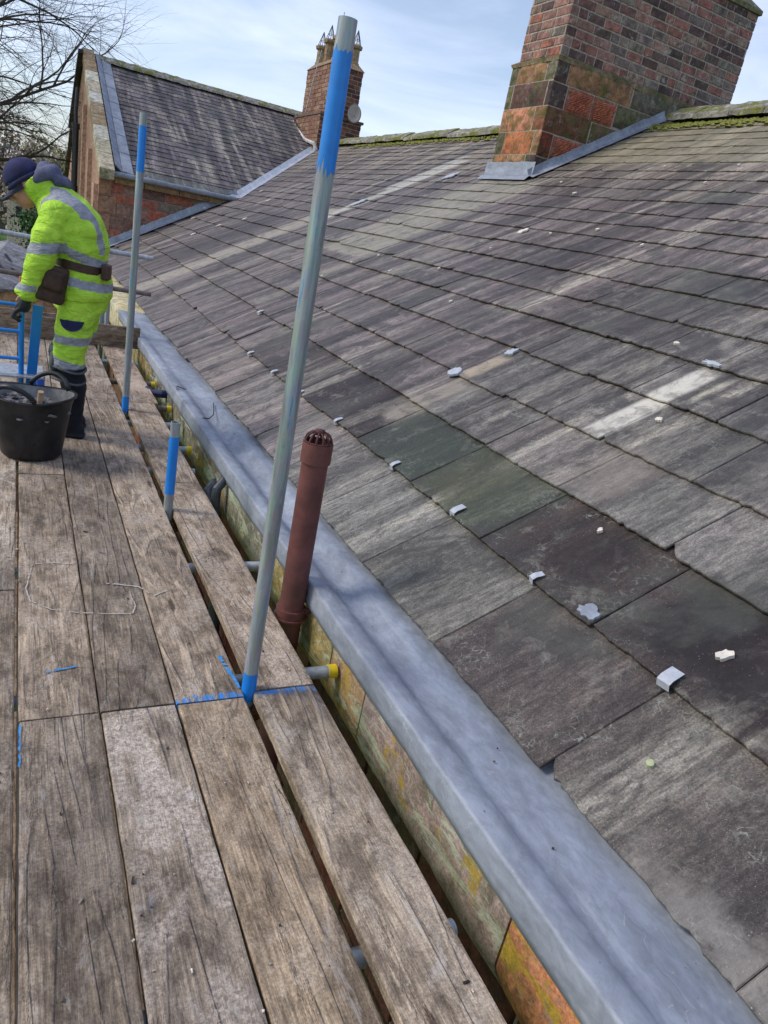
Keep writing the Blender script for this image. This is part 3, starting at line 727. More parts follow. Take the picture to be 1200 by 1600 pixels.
    # mossy shoulder and the narrower head above it
    m.add([(bx0-.03, by0-.03, zt2), (bx1+.03, by0-.03, zt2), (bx1+.03, by1+.03, zt2), (bx0-.03, by1+.03, zt2),
           (bx0-.03, by0-.03, zt2+.05), (bx1+.03, by0-.03, zt2+.05), (bx1+.03, by1+.03, zt2+.05), (bx0-.03, by1+.03, zt2+.05),
           (bx0+.2, by0+.12, zt2+.2), (bx1-.2, by0+.12, zt2+.2), (bx1-.2, by1-.12, zt2+.2), (bx0+.2, by1-.12, zt2+.2)],
          [(3, 2, 1, 0), (0, 1, 5, 4), (1, 2, 6, 5), (2, 3, 7, 6), (3, 0, 4, 7), (4, 5, 9, 8), (5, 6, 10, 9), (6, 7, 11, 10), (7, 4, 8, 11), (8, 9, 10, 11)], srgb(118, 112, 80))
    core(m, ((bx0+bx1)/2, (by0+by1)/2, 5.8), (bx1-bx0-.42, by1-by0-.26, 1.1))
    masonry(m, (bx0+.21, by0+.13, zt2+.19), (1, 0, 0), (0, 0, 1), bx1-bx0-.42, .95, .1035, .268, BRICK_PAL_D, rnd, .019, .003)
    masonry(m, (bx0+.21, by1-.13, zt2+.19), (0, -1, 0), (0, 0, 1), by1-by0-.26, .95, .1035, .268, BRICK_PAL, rnd, .019, .003)
    cp(m.build('brick_stack', [M_BRICK, M_MORTAR], None, tints=True), chim)
    # lead apron and stepped side flashing
    m = MB()
    def P(s, y, h): return RM @ Vector((s, y, h))
    def sheet(rows):
        n = len(rows[0]); vs = [p for r_ in rows for p in r_]
        fs = [(i*n+j, i*n+j+1, (i+1)*n+j+1, (i+1)*n+j) for i in range(len(rows)-1) for j in range(n-1)]
        m.add(vs, fs)
    ap = []
    for k in range(13):
        y = 8.06+(9.17-8.06)*k/12
        zz = 0.006*nz(y*14)
        ap.append([P(4.77+.012*nz(y*9), y, .036), P(4.83, y, .05+zz), P(4.88+zz, y, .055), (x0-.03+zz, y, 2.60), (x0-.022, y, 2.70), (x0-.018, y, 2.765+.01*nz(y*5))])
    sheet([list(c) for c in zip(*ap)])
    sf = []
    for k in range(33):
        s = 4.86+(7.05-4.86)*k/32; step = .018*((k % 7)/7)
        wz = .006*nz(s*9)
        sf.append([P(s, y0-.12+.01*nz(s*7), .036), P(s, y0-.06, .05+wz), P(s, y0-.034, .06), P(s, y0-.028, .10+wz), P(s, y0-.024, .125+step)])
    sheet([list(c) for c in zip(*sf)])
    cp(m.build('lead_flashing', M_LEAD, None, smooth=True), chim)
chimney_main()

# ---------------- far chimney with three stone pots, spikes, aerial dish
chim2 = empty('chimney', (7.8, 21.4, 3.6)); hp(chim2); bpy.context.view_layer.update()
def chimney_far():
    rnd = random.Random(4); m = MB()
    x0, x1, y0, y1 = 7.27, 8.2, 20.5, 22.38
    def stack(x0, x1, y0, y1, z0, z1):
        core(m, ((x0+x1)/2, (y0+y1)/2, (z0+z1)/2), (x1-x0-.01, y1-y0-.01, z1-z0))
        masonry(m, (x0, y0, z0), (1, 0, 0), (0, 0, 1), x1-x0, z1-z0, .105, .27, [srgb(104, 66, 54), srgb(88, 58, 50), srgb(120, 76, 60)], rnd, .02, .008)  # front face: its shade is put into the darker brick colours
        masonry(m, (x0, y1, z0), (0, -1, 0), (0, 0, 1), y1-y0, z1-z0, .105, .27, [srgb(138, 104, 84), srgb(128, 92, 76), srgb(148, 116, 94)], rnd, .016, .008)  # left face: light from the left is put into the paler bricks
    stack(x0-.14, x1+.12, y0-.12, y1+.12, 2.6, 4.34)
    m.box(((x0+x1)/2, (y0+y1)/2, 4.37), (x1-x0+.34, y1-y0+.32, .06), col=srgb(110, 90, 78))
    stack(x0, x1, y0, y1, 4.4, 5.58)
    m.add([(x0-.03, y0-.03, 5.58), (x1+.03, y0-.03, 5.58), (x1+.03, y1+.03, 5.58), (x0-.03, y1+.03, 5.58), (x0+.12, y0+.12, 5.74), (x1-.12, y0+.12, 5.74), (x1-.12, y1-.12, 5.74), (x0+.12, y1-.12, 5.74)],
          [(0, 1, 5, 4), (1, 2, 6, 5), (2, 3, 7, 6), (3, 0, 4, 7), (4, 5, 6, 7), (3, 2, 1, 0)], srgb(140, 118, 92))
    cp(m.build('brick_stack', [M_RUBBLE, M_MORTAR], None, tints=True), chim2)
    spike = m_simple('rusty_wire', (0.06, 0.045, 0.04), .7, .3, 30)
    for (px, py, zt) in ((7.5, 22.1, 6.2), (7.5, 21.5, 6.28), (7.55, 20.95, 6.3), (8.0, 20.8, 6.2)):
        m = MB()
        m.lathe([(.15, 5.7), (.15, 5.78), (.125, 5.8), (.12, zt-.1), (.17, zt-.08), (.185, zt-.02), (.15, zt), (.10, zt), (.10, zt-.25)], (px, py, 0), 8, col=srgb(150, 128, 98))
        p = cp(m.build('chimney_pot', M_RUBBLE, None, tints=True), chim2)
        m = MB()
        for k in range(10):
            a = 2*PI*k/10; m.tube((px+.13*math.cos(a), py+.13*math.sin(a), zt-.01), (px, py, zt+.36), .007, 5)
        for rr_, hh in ((.13, .01), (.085, .13)):
            m.path([(px+rr_*math.cos(2*PI*k/12), py+rr_*math.sin(2*PI*k/12), zt+hh) for k in range(13)], .006, 5)
        m.build('wire_guard', spike, chim2).matrix_parent_inverse = chim2.matrix_world.inverted()
    m = MB(); m.path([(7.42, 20.4, 5.1), (7.42, 20.42, 6.3), (7.40, 20.45, 6.75)], .012, 6)
    m.build('aerial_mast', M_GALV2, chim2).matrix_parent_inverse = chim2.matrix_world.inverted(); m = MB(); m.path([(7.1, 21.6, 4.4), (7.2, 21.55, 5.3), (7.3, 21.5, 6.0)], .012, 6)
    m.build('cable', M_GALV2, chim2).matrix_parent_inverse = chim2.matrix_world.inverted()
    m = MB(); m.lathe([(0.001, 0.05), (.1, .04), (.18, .015), (.235, -.03), (.24, -.035), (.18, .0), (.1, .025), (0.001, .035)], (0, 0, 0), 24)
    rot = Vector((-.25, -.95, .2)).to_track_quat('Z', 'Y').to_matrix() @ Matrix.Rotation(PI, 3, 'X')
    for v in m.v: v.xyz = rot @ Vector((v.x*.78, v.y*1.0, v.z*.8)) + Vector((8.0, 20.2, 4.52))
    m.tube((8.0, 20.2, 4.5), (7.98, 20.42, 4.3), .02, 8)
    m.build('satellite_dish', m_simple('dish_grey', (0.34, 0.29, 0.24), .6, .1, 8), chim2, smooth=True).matrix_parent_inverse = chim2.matrix_world.inverted()
    # white mortar fillet where the wing roof meets the stack
    m = MB(); m.path([(7.13, 20.38, 3.45), (7.08, 20.42, 3.6), (7.06, 21.2, 3.72), (7.05, 22.0, 4.02), (7.04, 22.5, 4.26)], [.06, .05, .045, .05, .04], 6)
    m.build('mortar_fillet', m_simple('white_mortar', (0.55, 0.52, 0.48), .9, .25, 12, 0, .6), chim2).matrix_parent_inverse = chim2.matrix_world.inverted()
chimney_far()

# ---------------- wing (gable end to the left, its slope facing the camera)
WX0, WY0, WZ0, WP = 1.45, 17.0, 1.78, R(24)
def wing():
    rnd = random.Random(31)
    WM = Matrix.Translation((WX0, WY0-.1, WZ0)) @ Matrix(((0, 1, 0, 0), (1, 0, 0, 0), (0, 0, -1, 0), (0, 0, 0, 1)))
    # slope frame: local x = up the slope (+Y), local y = along +X, local z = outward
    ex = Vector((0, math.cos(WP), math.sin(WP))); ey = Vector((1, 0, 0)); ez = Vector((0, -math.sin(WP), math.cos(WP)))
    WM = Matrix(((ex.x, -ey.x, ez.x, WX0), (ex.y, -ey.y, ez.y, WY0-.12), (ex.z, -ey.z, ez.z, WZ0+.0), (0, 0, 0, 1)))
    L = 6.03/math.cos(WP); n = 26
    cs = [i*L/n for i in range(n+1)]; cs[1] = .36; cs[0] = 0
    def tf(ci, s, y, y2, r):
        c = Vector(r.choice([srgb(104, 98, 100), srgb(94, 88, 92), srgb(114, 108, 104), srgb(86, 80, 86), srgb(122, 118, 110)]))
        if ci == 0: c = Vector(srgb(96, 100, 96))
        return tuple(c*r.uniform(.8, 1.2))
    def clip(s0, s1, y, y2):
        x = WX0-(y+y2)/2; yy = WY0-.12+s1*math.cos(WP); z = WZ0+s1*math.sin(WP)
        if x > 7.3: return False
        return z+.12 > Z0+(x-X0)*math.tan(PITCH) or x > 7.4
    m = slates('roof', cs, (-7.4, -.42), lambda ci: .34 if ci else .6, tf, M_SLATE2, clip, .008, 77, fine_y=-100)
    m.add([(0, -7.3, -.02), (L, -7.3, -.02), (L, 0, -.02), (0, 0, -.02)], [(0, 1, 2, 3)], (.02, .018, .018))
    r = m.build('roof', M_SLATE2, None, tints=True); r.matrix_world = WM; hp(r); r['label'] = 'small-slated wing roof rising to a mossy ridge'
    ridy, ridz = WY0-.12+L*math.cos(WP), WZ0+L*math.sin(WP)
    # far slope
    o = obj_from('roof', [(WX0-.12, ridy, ridz), (7.3, ridy, ridz), (7.3, ridy+6.5, ridz-3.6), (WX0-.12, ridy+6.5, ridz-3.6)], [(0, 1, 2, 3)], M_SLATE2); tint(o, [srgb(80, 76, 80)]); hp(o)
    # ridge
    m = MB(); x = WX0+.05
    while x < 7.25:
        x2 = x+.44; K = 4; prof = [(-.24, -.08), (-.2, -.02), (0, .09), (.2, -.02), (.24, -.08)]; vs = []
        for k in range(K+1):
            xx = x+(x2-.008-x)*k/K
            for (py, pz) in prof:
                q = .02*nz(xx*9, py*9)+.012*nz(xx*30, py*30); vs.append((xx, ridy+py+q, ridz+.04+pz+q))
        m.add(vs, [(k*5+j, k*5+j+1, (k+1)*5+j+1, (k+1)*5+j) for k in range(K) for j in range(4)]+[tuple(range(5)), tuple(K*5+j for j in range(4, -1, -1))]); x = x2
    hp(m.build('ridge', M_MOSS))
    # walls
    m = MB()
    PAL = [srgb(170, 98, 76), srgb(150, 92, 74), srgb(138, 98, 84), srgb(160, 118, 98), srgb(142, 112, 94), srgb(120, 92, 80), srgb(178, 104, 80), srgb(132, 120, 98)]
    core(m, (4.5, WY0+.16, -1.7), (6.08, .30, 6.8))
    masonry(m, (WX0, WY0, -5), (1, 0, 0), (0, 0, 1), 3.2, 6.62, .20, .40, PAL, rnd, .022, .012, jitter=.35)
    m.add([(WX0, WY0+.02, -5), (WX0, ridy, -5), (WX0, ridy+6, -5), (WX0, ridy+6, WZ0-.2), (WX0, ridy, ridz-.12), (WX0, WY0+.02, WZ0-.12)], [(5, 4, 3, 2, 1, 0)], srgb(176, 140, 116))
    for k in range(9):      # long-and-short quoins at the corner
        m.box((WX0+.17 if k % 2 else WX0+.12, WY0+.0, 1.48-k*.34), (.36 if k % 2 else .24, .06, .33), col=jit(srgb(156, 116, 92), .1), ch=.01)
    hp(m.build('wall', [M_RUBBLE, M_MORTAR], None, tints=True))
    # dressed stone strips and window reveal on the gable
    m = MB()
    for (ya, yb, za, zb) in ((17.1, 17.5, -4, 1.5), (18.9, 19.2, -4, 2.2), (20.9, 21.2, -4, 3.2)): m.box((WX0-.04, (ya+yb)/2, (za+zb)/2), (.10, yb-ya, zb-za), col=srgb(190, 150, 126), ch=.01)
    hp(m.build('stone_pilaster', M_RUBBLE, None, tints=True))
    # eaves course under the lead
    m = MB(); x = WX0+.3
    while x < 4.1:
        L2 = rnd.uniform(.5, .8); m.box((x+L2/2, WY0-.03, 1.65), (L2-.01, .18, .13), col=jit(srgb(140, 112, 80), .12), ch=.012); x += L2
    hp(m.build('eaves_course', M_RUBBLE, None, tints=True))
    # lead-lined gutter
    m = MB(); K = 60; rows = []
    for k in range(K+1):
        x = WX0+.27+(4.28-WX0-.27)*k/K; q = .008*nz(x*6); step = .006*((x*1.1) % 1)
        rows.append([(x, WY0-.02, 1.70), (x, WY0-.2, 1.70+q), (x, WY0-.235, 1.72+q), (x, WY0-.245+q, 1.775+step), (x, WY0-.225, 1.80+step+q), (x, WY0-.06, 1.79), (x, WY0+.1, 1.87)])
    n2 = 7; vs = [p for r_ in rows for p in r_]; m.add(vs, [(i*n2+j, i*n2+j+1, (i+1)*n2+j+1, (i+1)*n2+j) for i in range(K) for j in range(n2-1)])
    hp(m.build('lead_gutter', M_LEAD, None, smooth=True))
    # coping up the gable with lead either side
    m = MB(); s = -.28
    while s < L+.1:
        L2 = rnd.uniform(.55, .85); e = min(s+L2, L+.12)
        c = WM @ Vector(((s+e)/2, -.11, .05)); rot = WM.to_3x3()
        m.box(c, (e-s-.012, .29, .22), rot, col=jit(rnd.choice([srgb(196, 190, 170), srgb(180, 168, 140), srgb(150, 126, 96)]), .08), ch=.018); s += L2
    hp(m.build('coping', M_COPE, None, tints=True))
    m = MB()
    for k in range(7):
        a, b = -.05+k*.93, -.05+k*.93+.96
        b = min(b, L+.02)
        for (ya, yb, za, zb) in ((-.27, -.44, .185, .04), (-.45, -.64, .075, .045)):
            pts = [(a, ya, za+.010), (b, ya, za), (b, yb, zb), (a, yb, zb+.010)]
            vs = [WM @ Vector(p) for p in pts]+[WM @ (Vector(p)-Vector((0, 0, .025))) for p in pts]
            m.add(vs, [(0, 1, 2, 3), (4, 7, 6, 5), (0, 4, 5, 1), (1, 5, 6, 2), (2, 6, 7, 3), (3, 7, 4, 0)])
        m.tube(WM @ Vector((a, -.445, .065)), WM @ Vector((b, -.445, .06)), .02, 8)
    hp(m.build('lead_flashing', M_LEAD))
    # lead soakers stepping up where the main slope meets the wing wall, then the valley
    m = MB()
    for k in range(16):
        s0 = -.1+k*.215; s1 = s0+.235
        pts = [RM @ Vector((s0, 16.80, .05)), RM @ Vector((s1, 16.80, .045)), RM @ Vector((s1, 16.945, .06)), RM @ Vector((s0, 16.945, .065)), RM @ Vector((s1, 16.955, .19)), RM @ Vector((s0, 16.955, .175))]
        m.add(pts, [(0, 1, 2, 3), (3, 2, 4, 5)])
    sv = []
    for k in range(17):
        x = 4.20+(7.25-4.20)*k/16; z = Z0+(x-X0)*math.tan(PITCH); y = WY0-.12+(z-WZ0)/math.tan(WP)
        d = .008*nz(x*11); sv.append([(x+.10, y-.13, z+.085+d), (x, y-.01, z+.05+d), (x-.12, y+.08, z+.075+d)])
    m.add([p for r_ in sv for p in r_], [(i*3+j, i*3+j+1, (i+1)*3+j+1, (i+1)*3+j) for i in range(16) for j in range(2)])
    hp(m.build('lead_valley', mat_lead('lead_pale', 1.35)))
    m = MB(); m.box((3.62, WY0-.06, 1.36), (.10, .08, .22), col=(.8, .8, .8), ch=.015); hp(m.build('wall_vent', m_simple('white_paint', (.62, .62, .6), .5, .1, 20)))
    # black downpipe and barge on the gable
    m = MB(); m.tube((1.30, 22.4, -5), (1.30, 22.4, 2.75), .075, 14)
    for z in (1.2, 2.7, -.6): m.tube((1.30, 22.4, z), (1.30, 22.4, z+.14), .095, 14)
    m.path([(1.30, 22.4, 2.75), (1.30, 22.6, 3.1), (1.34, 22.85, 3.7)], .05, 8)
    hp(m.build('downpipe', m_simple('black_iron', (.016, .017, .02), .35, .3, 20, 0, .1, .6)))
    m = MB(); m.box((1.36, 24.3, ridz-.75), (.12, .10, 3.9), Matrix.Rotation(R(66), 3, 'X'), col=(.03, .03, .03)); hp(m.build('bargeboard', M_BLK))
wing()

# ---------------- main wall, cornice and lead gutter beside the scaffold
def eaves():
    rnd = random.Random(9); m = MB()
    core(m, (1.42, 7.6, -2.62), (.40, 19.4, 4.7))
    masonry(m, (1.215, 17.0, -5), (0, -1, 0), (0, 0, 1), 18.8, 4.72, .24, .5, [srgb(120, 66, 50), srgb(100, 62, 48), srgb(84, 58, 44), srgb(110, 84, 60)], rnd, .02, .012, jitter=.25)
    hp(m.build('wall', [M_DARKWALL, M_MORTAR], None, tints=True))
    m = MB()
    js = [-1.9, -.4, .93, 1.86, 2.18, 3.05, 3.95, 4.9, 5.8, 6.9, 7.7, 8.6, 9.6, 10.8, 12, 13.2, 14.4, 15.7, 16.9]
    cols = [srgb(170, 118, 84), srgb(184, 122, 84), srgb(158, 136, 126), srgb(160, 130, 98), srgb(158, 138, 90), srgb(136, 130, 112), srgb(124, 112, 92), srgb(128, 120, 104), srgb(110, 104, 92), srgb(150, 124, 76), srgb(170, 150, 96)]+[srgb(196, 180, 140)]*9
    for a, b, c in zip(js[:-1], js[1:], cols):
        prof = [(1.24, -.36), (1.20, -.33), (1.165, -.27), (1.13, -.225), (1.118, -.19), (1.12, .03), (1.15, .05), (1.30, .05)]
        if a > 9.4: prof = [(1.24, -.36), (1.20, -.33), (1.165, -.27), (1.13, -.225), (1.118, -.17), (1.11, .02), (1.12, .07), (1.20, .10), (1.33, .085), (1.45, .11)]
        K = max(4, int((b-a)/.05)); n = len(prof); vs = []
        for k in range(K+1):
            y = a+.004+(b-a-.008)*k/K
            for j, (x, z) in enumerate(prof):
                q = .006*nz(y*5, j*.7)+.004*nz(y*25, j*2.2); vs.append((x+q-(.0 if 0 < k < K else -.004), y, z+q))
        fs = [(k*n+j, k*n+j+1, (k+1)*n+j+1, (k+1)*n+j) for k in range(K) for j in range(n-1)]+[tuple(range(n-1, -1, -1)), tuple(K*n+j for j in range(n))]
        m.add(vs, fs, jit(c, .05))
    cn = hp(m.build('cornice', M_CORN, None, tints=True, angle=40))
    # lead
    m = MB(); NY = 330; ya, yb = -1.8, 9.5; rows = []
    for i in range(NY+1):
        y = ya+(yb-ya)*i/NY
        g = min(1, max(0, (y-1.5)/1.0))*min(1, max(0, (6.0-y)/1.2))      # trough opens along the middle
        w1 = .006*nz(y*1.3, 3)+.004*nz(y*4.5, 1); w2 = .008*nz(y*1.2, 7)+.002*nz(y*7, 2); w3 = .006*nz(y*5, 11)
        lo = .016+.016*nz(y*.9, 20)+.010*nz(y*3.1, 22)+.004*nz(y*11, 23)
        lap = .004 if (y*.42) % 1 < .02 else 0
        pr = [(1.118+w3*.3, lo), (1.101, lo+.003), (1.098+w1*.3, lo+.03), (1.100+w1*.4, .116+w1*.5), (1.103+w1*.3, .124+w1*.6), (1.111+w1*.2, .127+w1*.5), (1.150+w2*.3, .124+w1*.4), (1.186+w2*.5, .1225+w2*.3-.002*g),
              (1.190+w2*.5, .1185-.008*g), (1.225+w2*.6, .118-.035*g+w3*.25), (1.265+w2*.7, .117-.045*g+w3*.3), (1.300+w2*.8, .116-.031*g+w3*.25), (1.330+w2*.8, .115), (1.37, .112+.006*g+w3*.2), (1.42, .110), (1.47, .122), (1.50, .142)]
        rows.append([(x, y, z+lap+.0015*nz(x*25, y*12)) for x, z in pr])
    n = len(rows[0]); m.add([p for r_ in rows for p in r_], [(i*n+j, i*n+j+1, (i+1)*n+j+1, (i+1)*n+j) for i in range(NY) for j in range(n-1)])
    lg = hp(m.build('lead_gutter', M_LEAD, None, smooth=True)); lg['label'] = 'dressed grey lead sheet over the gutter and wall head'
    lg.data.flip_normals()
    # twigs lying on the lead
    m = MB(); m.path([(1.33, 5.3, .13), (1.27, 5.02, .118), (1.20, 4.86, .13), (1.15, 4.83, .14)], .004, 6); o = m.build('twig', M_BLK); tag(o, 'longer thin dark twig bent across the lead gutter', 'twig')
    m = MB(); m.path([(1.19, 5.66, .13), (1.13, 5.72, .137), (1.11, 5.6, .14)], .004, 6)
    o = m.build('twig', M_BLK); tag(o, 'short hooked dark twig on the outer edge of the lead gutter', 'twig')
    # lead rolls of slate bedding grit along the eave
    # black downpipe shoe and spout
    m = MB(); m.path([(1.10, 3.92, .03), (1.06, 3.92, -.03), (1.05, 3.90, -.12), (1.07, 3.86, -.3), (1.10, 3.8, -.6), (1.10, 3.8, -1.4)], [.026, .028, .03, .034, .04, .04], 12)
    m.path([(1.12, 4.2, -.10), (1.05, 4.1, -.13), (1.04, 3.98, -.2), (1.07, 3.88, -.3)], [.035, .035, .034, .03], 12)
    m.tube((1.085, 3.83, -.42), (1.09, 3.82, -.36), .05, 14)
    hp(m.build('downpipe', m_simple('lead_black_pipe', (.05, .058, .07), .4, .4, 20, .1, .1, .5)))
    # overflow with blue-black nozzle
    m = MB(); m.path([(1.2, 6.05, -.02), (1.08, 6.05, -.02), (1.0, 6.10, -.03), (.97, 6.16, -.0)], [.03, .034, .03, .018], 12)
    hp(m.build('spout', m_simple('navy_plastic', (.015, .02, .07), .4, .2, 20)))
eaves()

def vent_pipe():
    vp = empty('vent_pipe', (1.045, 2.48, -1)); hp(vp); vp['label'] = 'tall red oxide iron pipe with a caged top'
    bpy.context.view_layer.update()
    c = (1.045, 2.48)
    m = MB(); m.tube((c[0], c[1], -4.8), (c[0], c[1], .69), .053, 32)
    m.tube((c[0], c[1], .655), (c[0], c[1], .735), .0605, 32, hollow=.008)
    cp(m.build('pipe', M_RED, None, angle=40), vp)
    m = MB()
    for k in range(12):
        a = 2*PI*k/12; p = []
        for j in range(7):
            t_ = j/6*PI/2; r_ = .051*math.cos(t_*.88)**.7+.004; p.append((c[0]+r_*math.cos(a), c[1]+r_*math.sin(a), .725+.050*math.sin(t_)))
        m.path(p, .0042, 6)
    m.tube((c[0], c[1], .766), (c[0], c[1], .786), .019, 16)
    m.path([(c[0]+.054*math.cos(a*PI/12), c[1]+.054*math.sin(a*PI/12), .738) for a in range(25)], .004, 6)
    cp(m.build('cage', m_simple('rusted_cage', (.085, .03, .026), .7, .4, 40), None, smooth=True), vp)
    m = MB(); m.tube((c[0], c[1], -.035), (c[0], c[1], .0), .064, 32); m.tube((c[0], c[1], -.045), (c[0], c[1], -.037), .072, 32)
    m.box((c[0]+.075, c[1]-.03, -.01), (.09, .012, .028), col=None, ch=.003); m.path([(c[0]+.06, c[1]-.03, -.01), (c[0]+.13, c[1]-.03, -.012), (c[0]+.15, c[1]-.02, -.02)], .009, 8)
    cp(m.build('bracket', M_RED, None, angle=40), vp)
vent_pipe()

# ================================================================== SCAFFOLD FRAME
TR = .02415
scaf = empty('scaffold', (0, 4, -5)); tag(scaf, 'galvanised tube scaffold with blue painted bands standing along the eaves', 'scaffold')
bpy.context.view_layer.update()
def sp(o, par=None):
    par = par or scaf; o.parent = par; o.matrix_parent_inverse = par.matrix_world.inverted(); return o
def standard(x, y, zt, bands, lean=(0, 0), mat=None, lab=None, z0=-5.0):
    mat = mat or M_GALV
    def P(z): return Vector((x+lean[0]*z, y+lean[1]*z, z))
    m = MB(); m.tube(P(z0), P(zt), TR, 28, hollow=.004)
    s = sp(m.build('standard', mat, None, angle=40))
    if lab: s['label'] = lab
    bpy.context.view_layer.update()
    for (a, b, rag) in bands:
        m = MB(); n = 28; d = (P(1)-P(0)).normalized(); ax = d.orthogonal().normalized(); bx = d.cross(ax); vs = []
        for k in range(n):
            t_ = 2*PI*k/n; o_ = (ax*math.cos(t_)+bx*math.sin(t_))*(TR+.0006)
            vs.append(P(a + rag*nz(k*.9, x*3)*1.2)+o_)
        for k in range(n):
            t_ = 2*PI*k/n; o_ = (ax*math.cos(t_)+bx*math.sin(t_))*(TR+.0006); vs.append(P(b+rag*.4*nz(k*.8, 5))+o_)
        m.add(vs, [(k, (k+1) % n, n+(k+1) % n, n+k) for k in range(n)])
        sp(m.build('paint_band', M_BLUE, None, smooth=True), s)
    return s
standard(.716, 1.955, 1.99, [(1.645, 1.918, .05), (-.04, .07, .01)], (.001, -.002), lab='tallest pole, nearest, with a long blue band near its top')
standard(.712, 5.42, 1.975, [(1.625, 1.90, .0), (-.02, .10, .0)], lab='second tall pole with a short blue band')
standard(.708, 3.53, .475, [(.09, .40, .0)], lab='short stub pole with a wide blue band')
standard(.76, 7.92, 1.06, [(.62, .84, .0)], lab='end post behind the toe board')
standard(.83, 8.12, .52, [], mat=M_GALV2)
for (x, y) in ((-.95, 1.95), (-.95, 5.42), (-.95, 7.92)): standard(x, y, 1.2, [(.9, 1.05, 0)])
def tube_part(name, p0, p1, mat, cap=None):
    m = MB(); m.tube(p0, p1, TR, 24, hollow=.004); o = sp(m.build(name, mat, None, angle=40))
    if cap:
        bpy.context.view_layer.update()
        d = (Vector(p1)-Vector(p0)).normalized(); m = MB(); m.tube(Vector(p1)-d*.028, Vector(p1)+d*.006, TR+.003, 24)
        sp(m.build('end_cap', cap, None, angle=40), o)
    return o
for (y, x1, mt, cap) in ((-.3, 1.05, M_GALV, None), (.50, 1.06, M_GALV2, None), (.98, .99, M_GALV, None), (2.09, 1.10, M_GALV, M_YEL), (2.98, 1.10, M_GALV2, None), (4.28, 1.0, M_GALV, None), (4.72, 1.06, M_GALV, M_YEL), (5.28, 1.09, M_GALV, None),
                         (5.75, 1.10, M_RUSTTUBE, M_YEL), (6.53, 1.09, M_RUSTTUBE, M_YEL), (7.3, 1.05, M_GALV, None)):
    tube_part('transom', (-1.2, y, -.064), (x1, y, -.064), mt, cap)
for (x, z) in ((.655, -.115), (-1.0, -.115), (.655, -2.12), (-1.0, -2.12)): tube_part('ledger', (x, -1.8, z), (x, 8.4, z), M_GALV)
tube_part('guard_rail', (-1.3, 7.97, .93), (1.22, 7.97, .90), M_GALV2)
tube_part('guard_rail', (-1.3, 7.97, .58), (1.23, 7.97, .545), M_RUSTTUBE)
tube_part('guard_rail', (-1.3, 7.97, .16), (-.16, 7.97, .155), M_GALV)
def coupler(p):
    m = MB(); m.box(p, (.075, .06, .06), ch=.01); m.tube((p[0], p[1]-.05, p[2]+.02), (p[0], p[1]+.03, p[2]+.02), .012, 8); m.tube(Vector(p)+Vector((0, 0, -.028)), Vector(p)+Vector((0, 0, .028)), .036, 16)
    sp(m.build('coupler', M_RUST, None))
for p in ((.76, 7.94, .905), (.76, 7.94, .555), (-.12, 7.94, .16), (.74, 1.96, -.09), (.74, 5.42, -.09), (.735, 3.53, -.09)): coupler(p)
# diagonal brace and ladder below the deck
tube_part('brace', (.8, -1.5, -3.6), (.8, 6.0, -.3), M_GALV)
def ladder():
    lad = empty('ladder', (1.0, .9, -5)); tag(lad, 'aluminium ladder leaning below the boards against the wall', 'ladder'); bpy.context.view_layer.update()
    al = m_simple('aluminium', (.5, .51, .5), .35, .1, 30, .6)
    for y in (.55, .95):
        m = MB(); a = Vector((.50, y, -4.8)); b = Vector((1.02, y, -.25))
        for k in (-.022, 0, .022): m.tube(a+Vector((0, k, 0)), b+Vector((0, k, 0)), .009, 8)
        o = m.build('stile', al); o.parent = lad; o.matrix_parent_inverse = lad.matrix_world.inverted()
    for k in range(16):
        m = MB(); f = k/16; p = Vector((.50, .55, -4.8)).lerp(Vector((1.02, .55, -.25)), f); m.tube(p, p+Vector((0, .4, 0)), .014, 8)
        o = m.build('rung', al); o.parent = lad; o.matrix_parent_inverse = lad.matrix_world.inverted()
ladder()

# ================================================================== BOARDS
def board(x0, x1, y0, y1, label, tone=(1, 1, 1), bloom=.5, paint=0.0, ztop=0.0, rotz=0.0, seed=0, ring=None):
    W, L, T = x1-x0, y1-y0, .038; hw, hl = W/2, L/2
    K = max(8, int(L/.06)); vs = []; fs = []
    prof = [(-hw, -T+.004), (-hw, -.005), (-hw+.0015, -.0015), (-hw+.006, 0), (-hw*.33, 0), (hw*.33, 0), (hw-.006, 0), (hw-.0015, -.0015), (hw, -.005), (hw, -T+.004), (hw-.004, -T), (-hw+.004, -T)]
    n = len(prof)
    for k in range(K+1):
        y = -hl+L*k/K
        eL = .0035*nz(y*1.2, seed)+.0018*nz(y*9, seed)+.001*nz(y*30, seed); eR = .0035*nz(y*1.2, seed+5)+.0018*nz(y*9, seed+5)+.001*nz(y*30, seed+5)
        zz = .0022*nz(y*.7, seed+9)
        endr = .003 if k in (0, K) else 0
        for (x, z) in prof:
            e = eL if x < -hw*.5 else (eR if x > hw*.5 else 0)
            yy = y + (.003*nz(x*20, seed) if k in (0, K) else 0)
            vs.append((x+e, yy, z+zz-endr*(1 if z > -.01 else 0)+.0012*nz(x*12, y*2, seed)*(1 if z > -.01 else 0)))
    for k in range(K):
        for j in range(n):
            i = (j+1) % n; fs.append((k*n+j, k*n+i, (k+1)*n+i, (k+1)*n+j))
    fs.append(tuple(range(n))); fs.append(tuple(K*n+j for j in range(n-1, -1, -1)))
    o = obj_from('scaffold_board', vs, [tuple(reversed(f)) for f in fs], M_WOOD)
    o.location = ((x0+x1)/2, (y0+y1)/2, ztop); o.rotation_euler = (0, 0, rotz)
    o['ring'] = float({7: 1.0, 4: .85, 5: .55, 9: .5, 11: .5, 14: .4}.get(seed, .15) if ring is None else ring); o['tone'] = tone; o['bloom'] = float(bloom); o['paint_end'] = float(paint); o['half_length'] = float(hl)
    tag(o, label, 'board', 'scaffold boards laid side by side'); return o
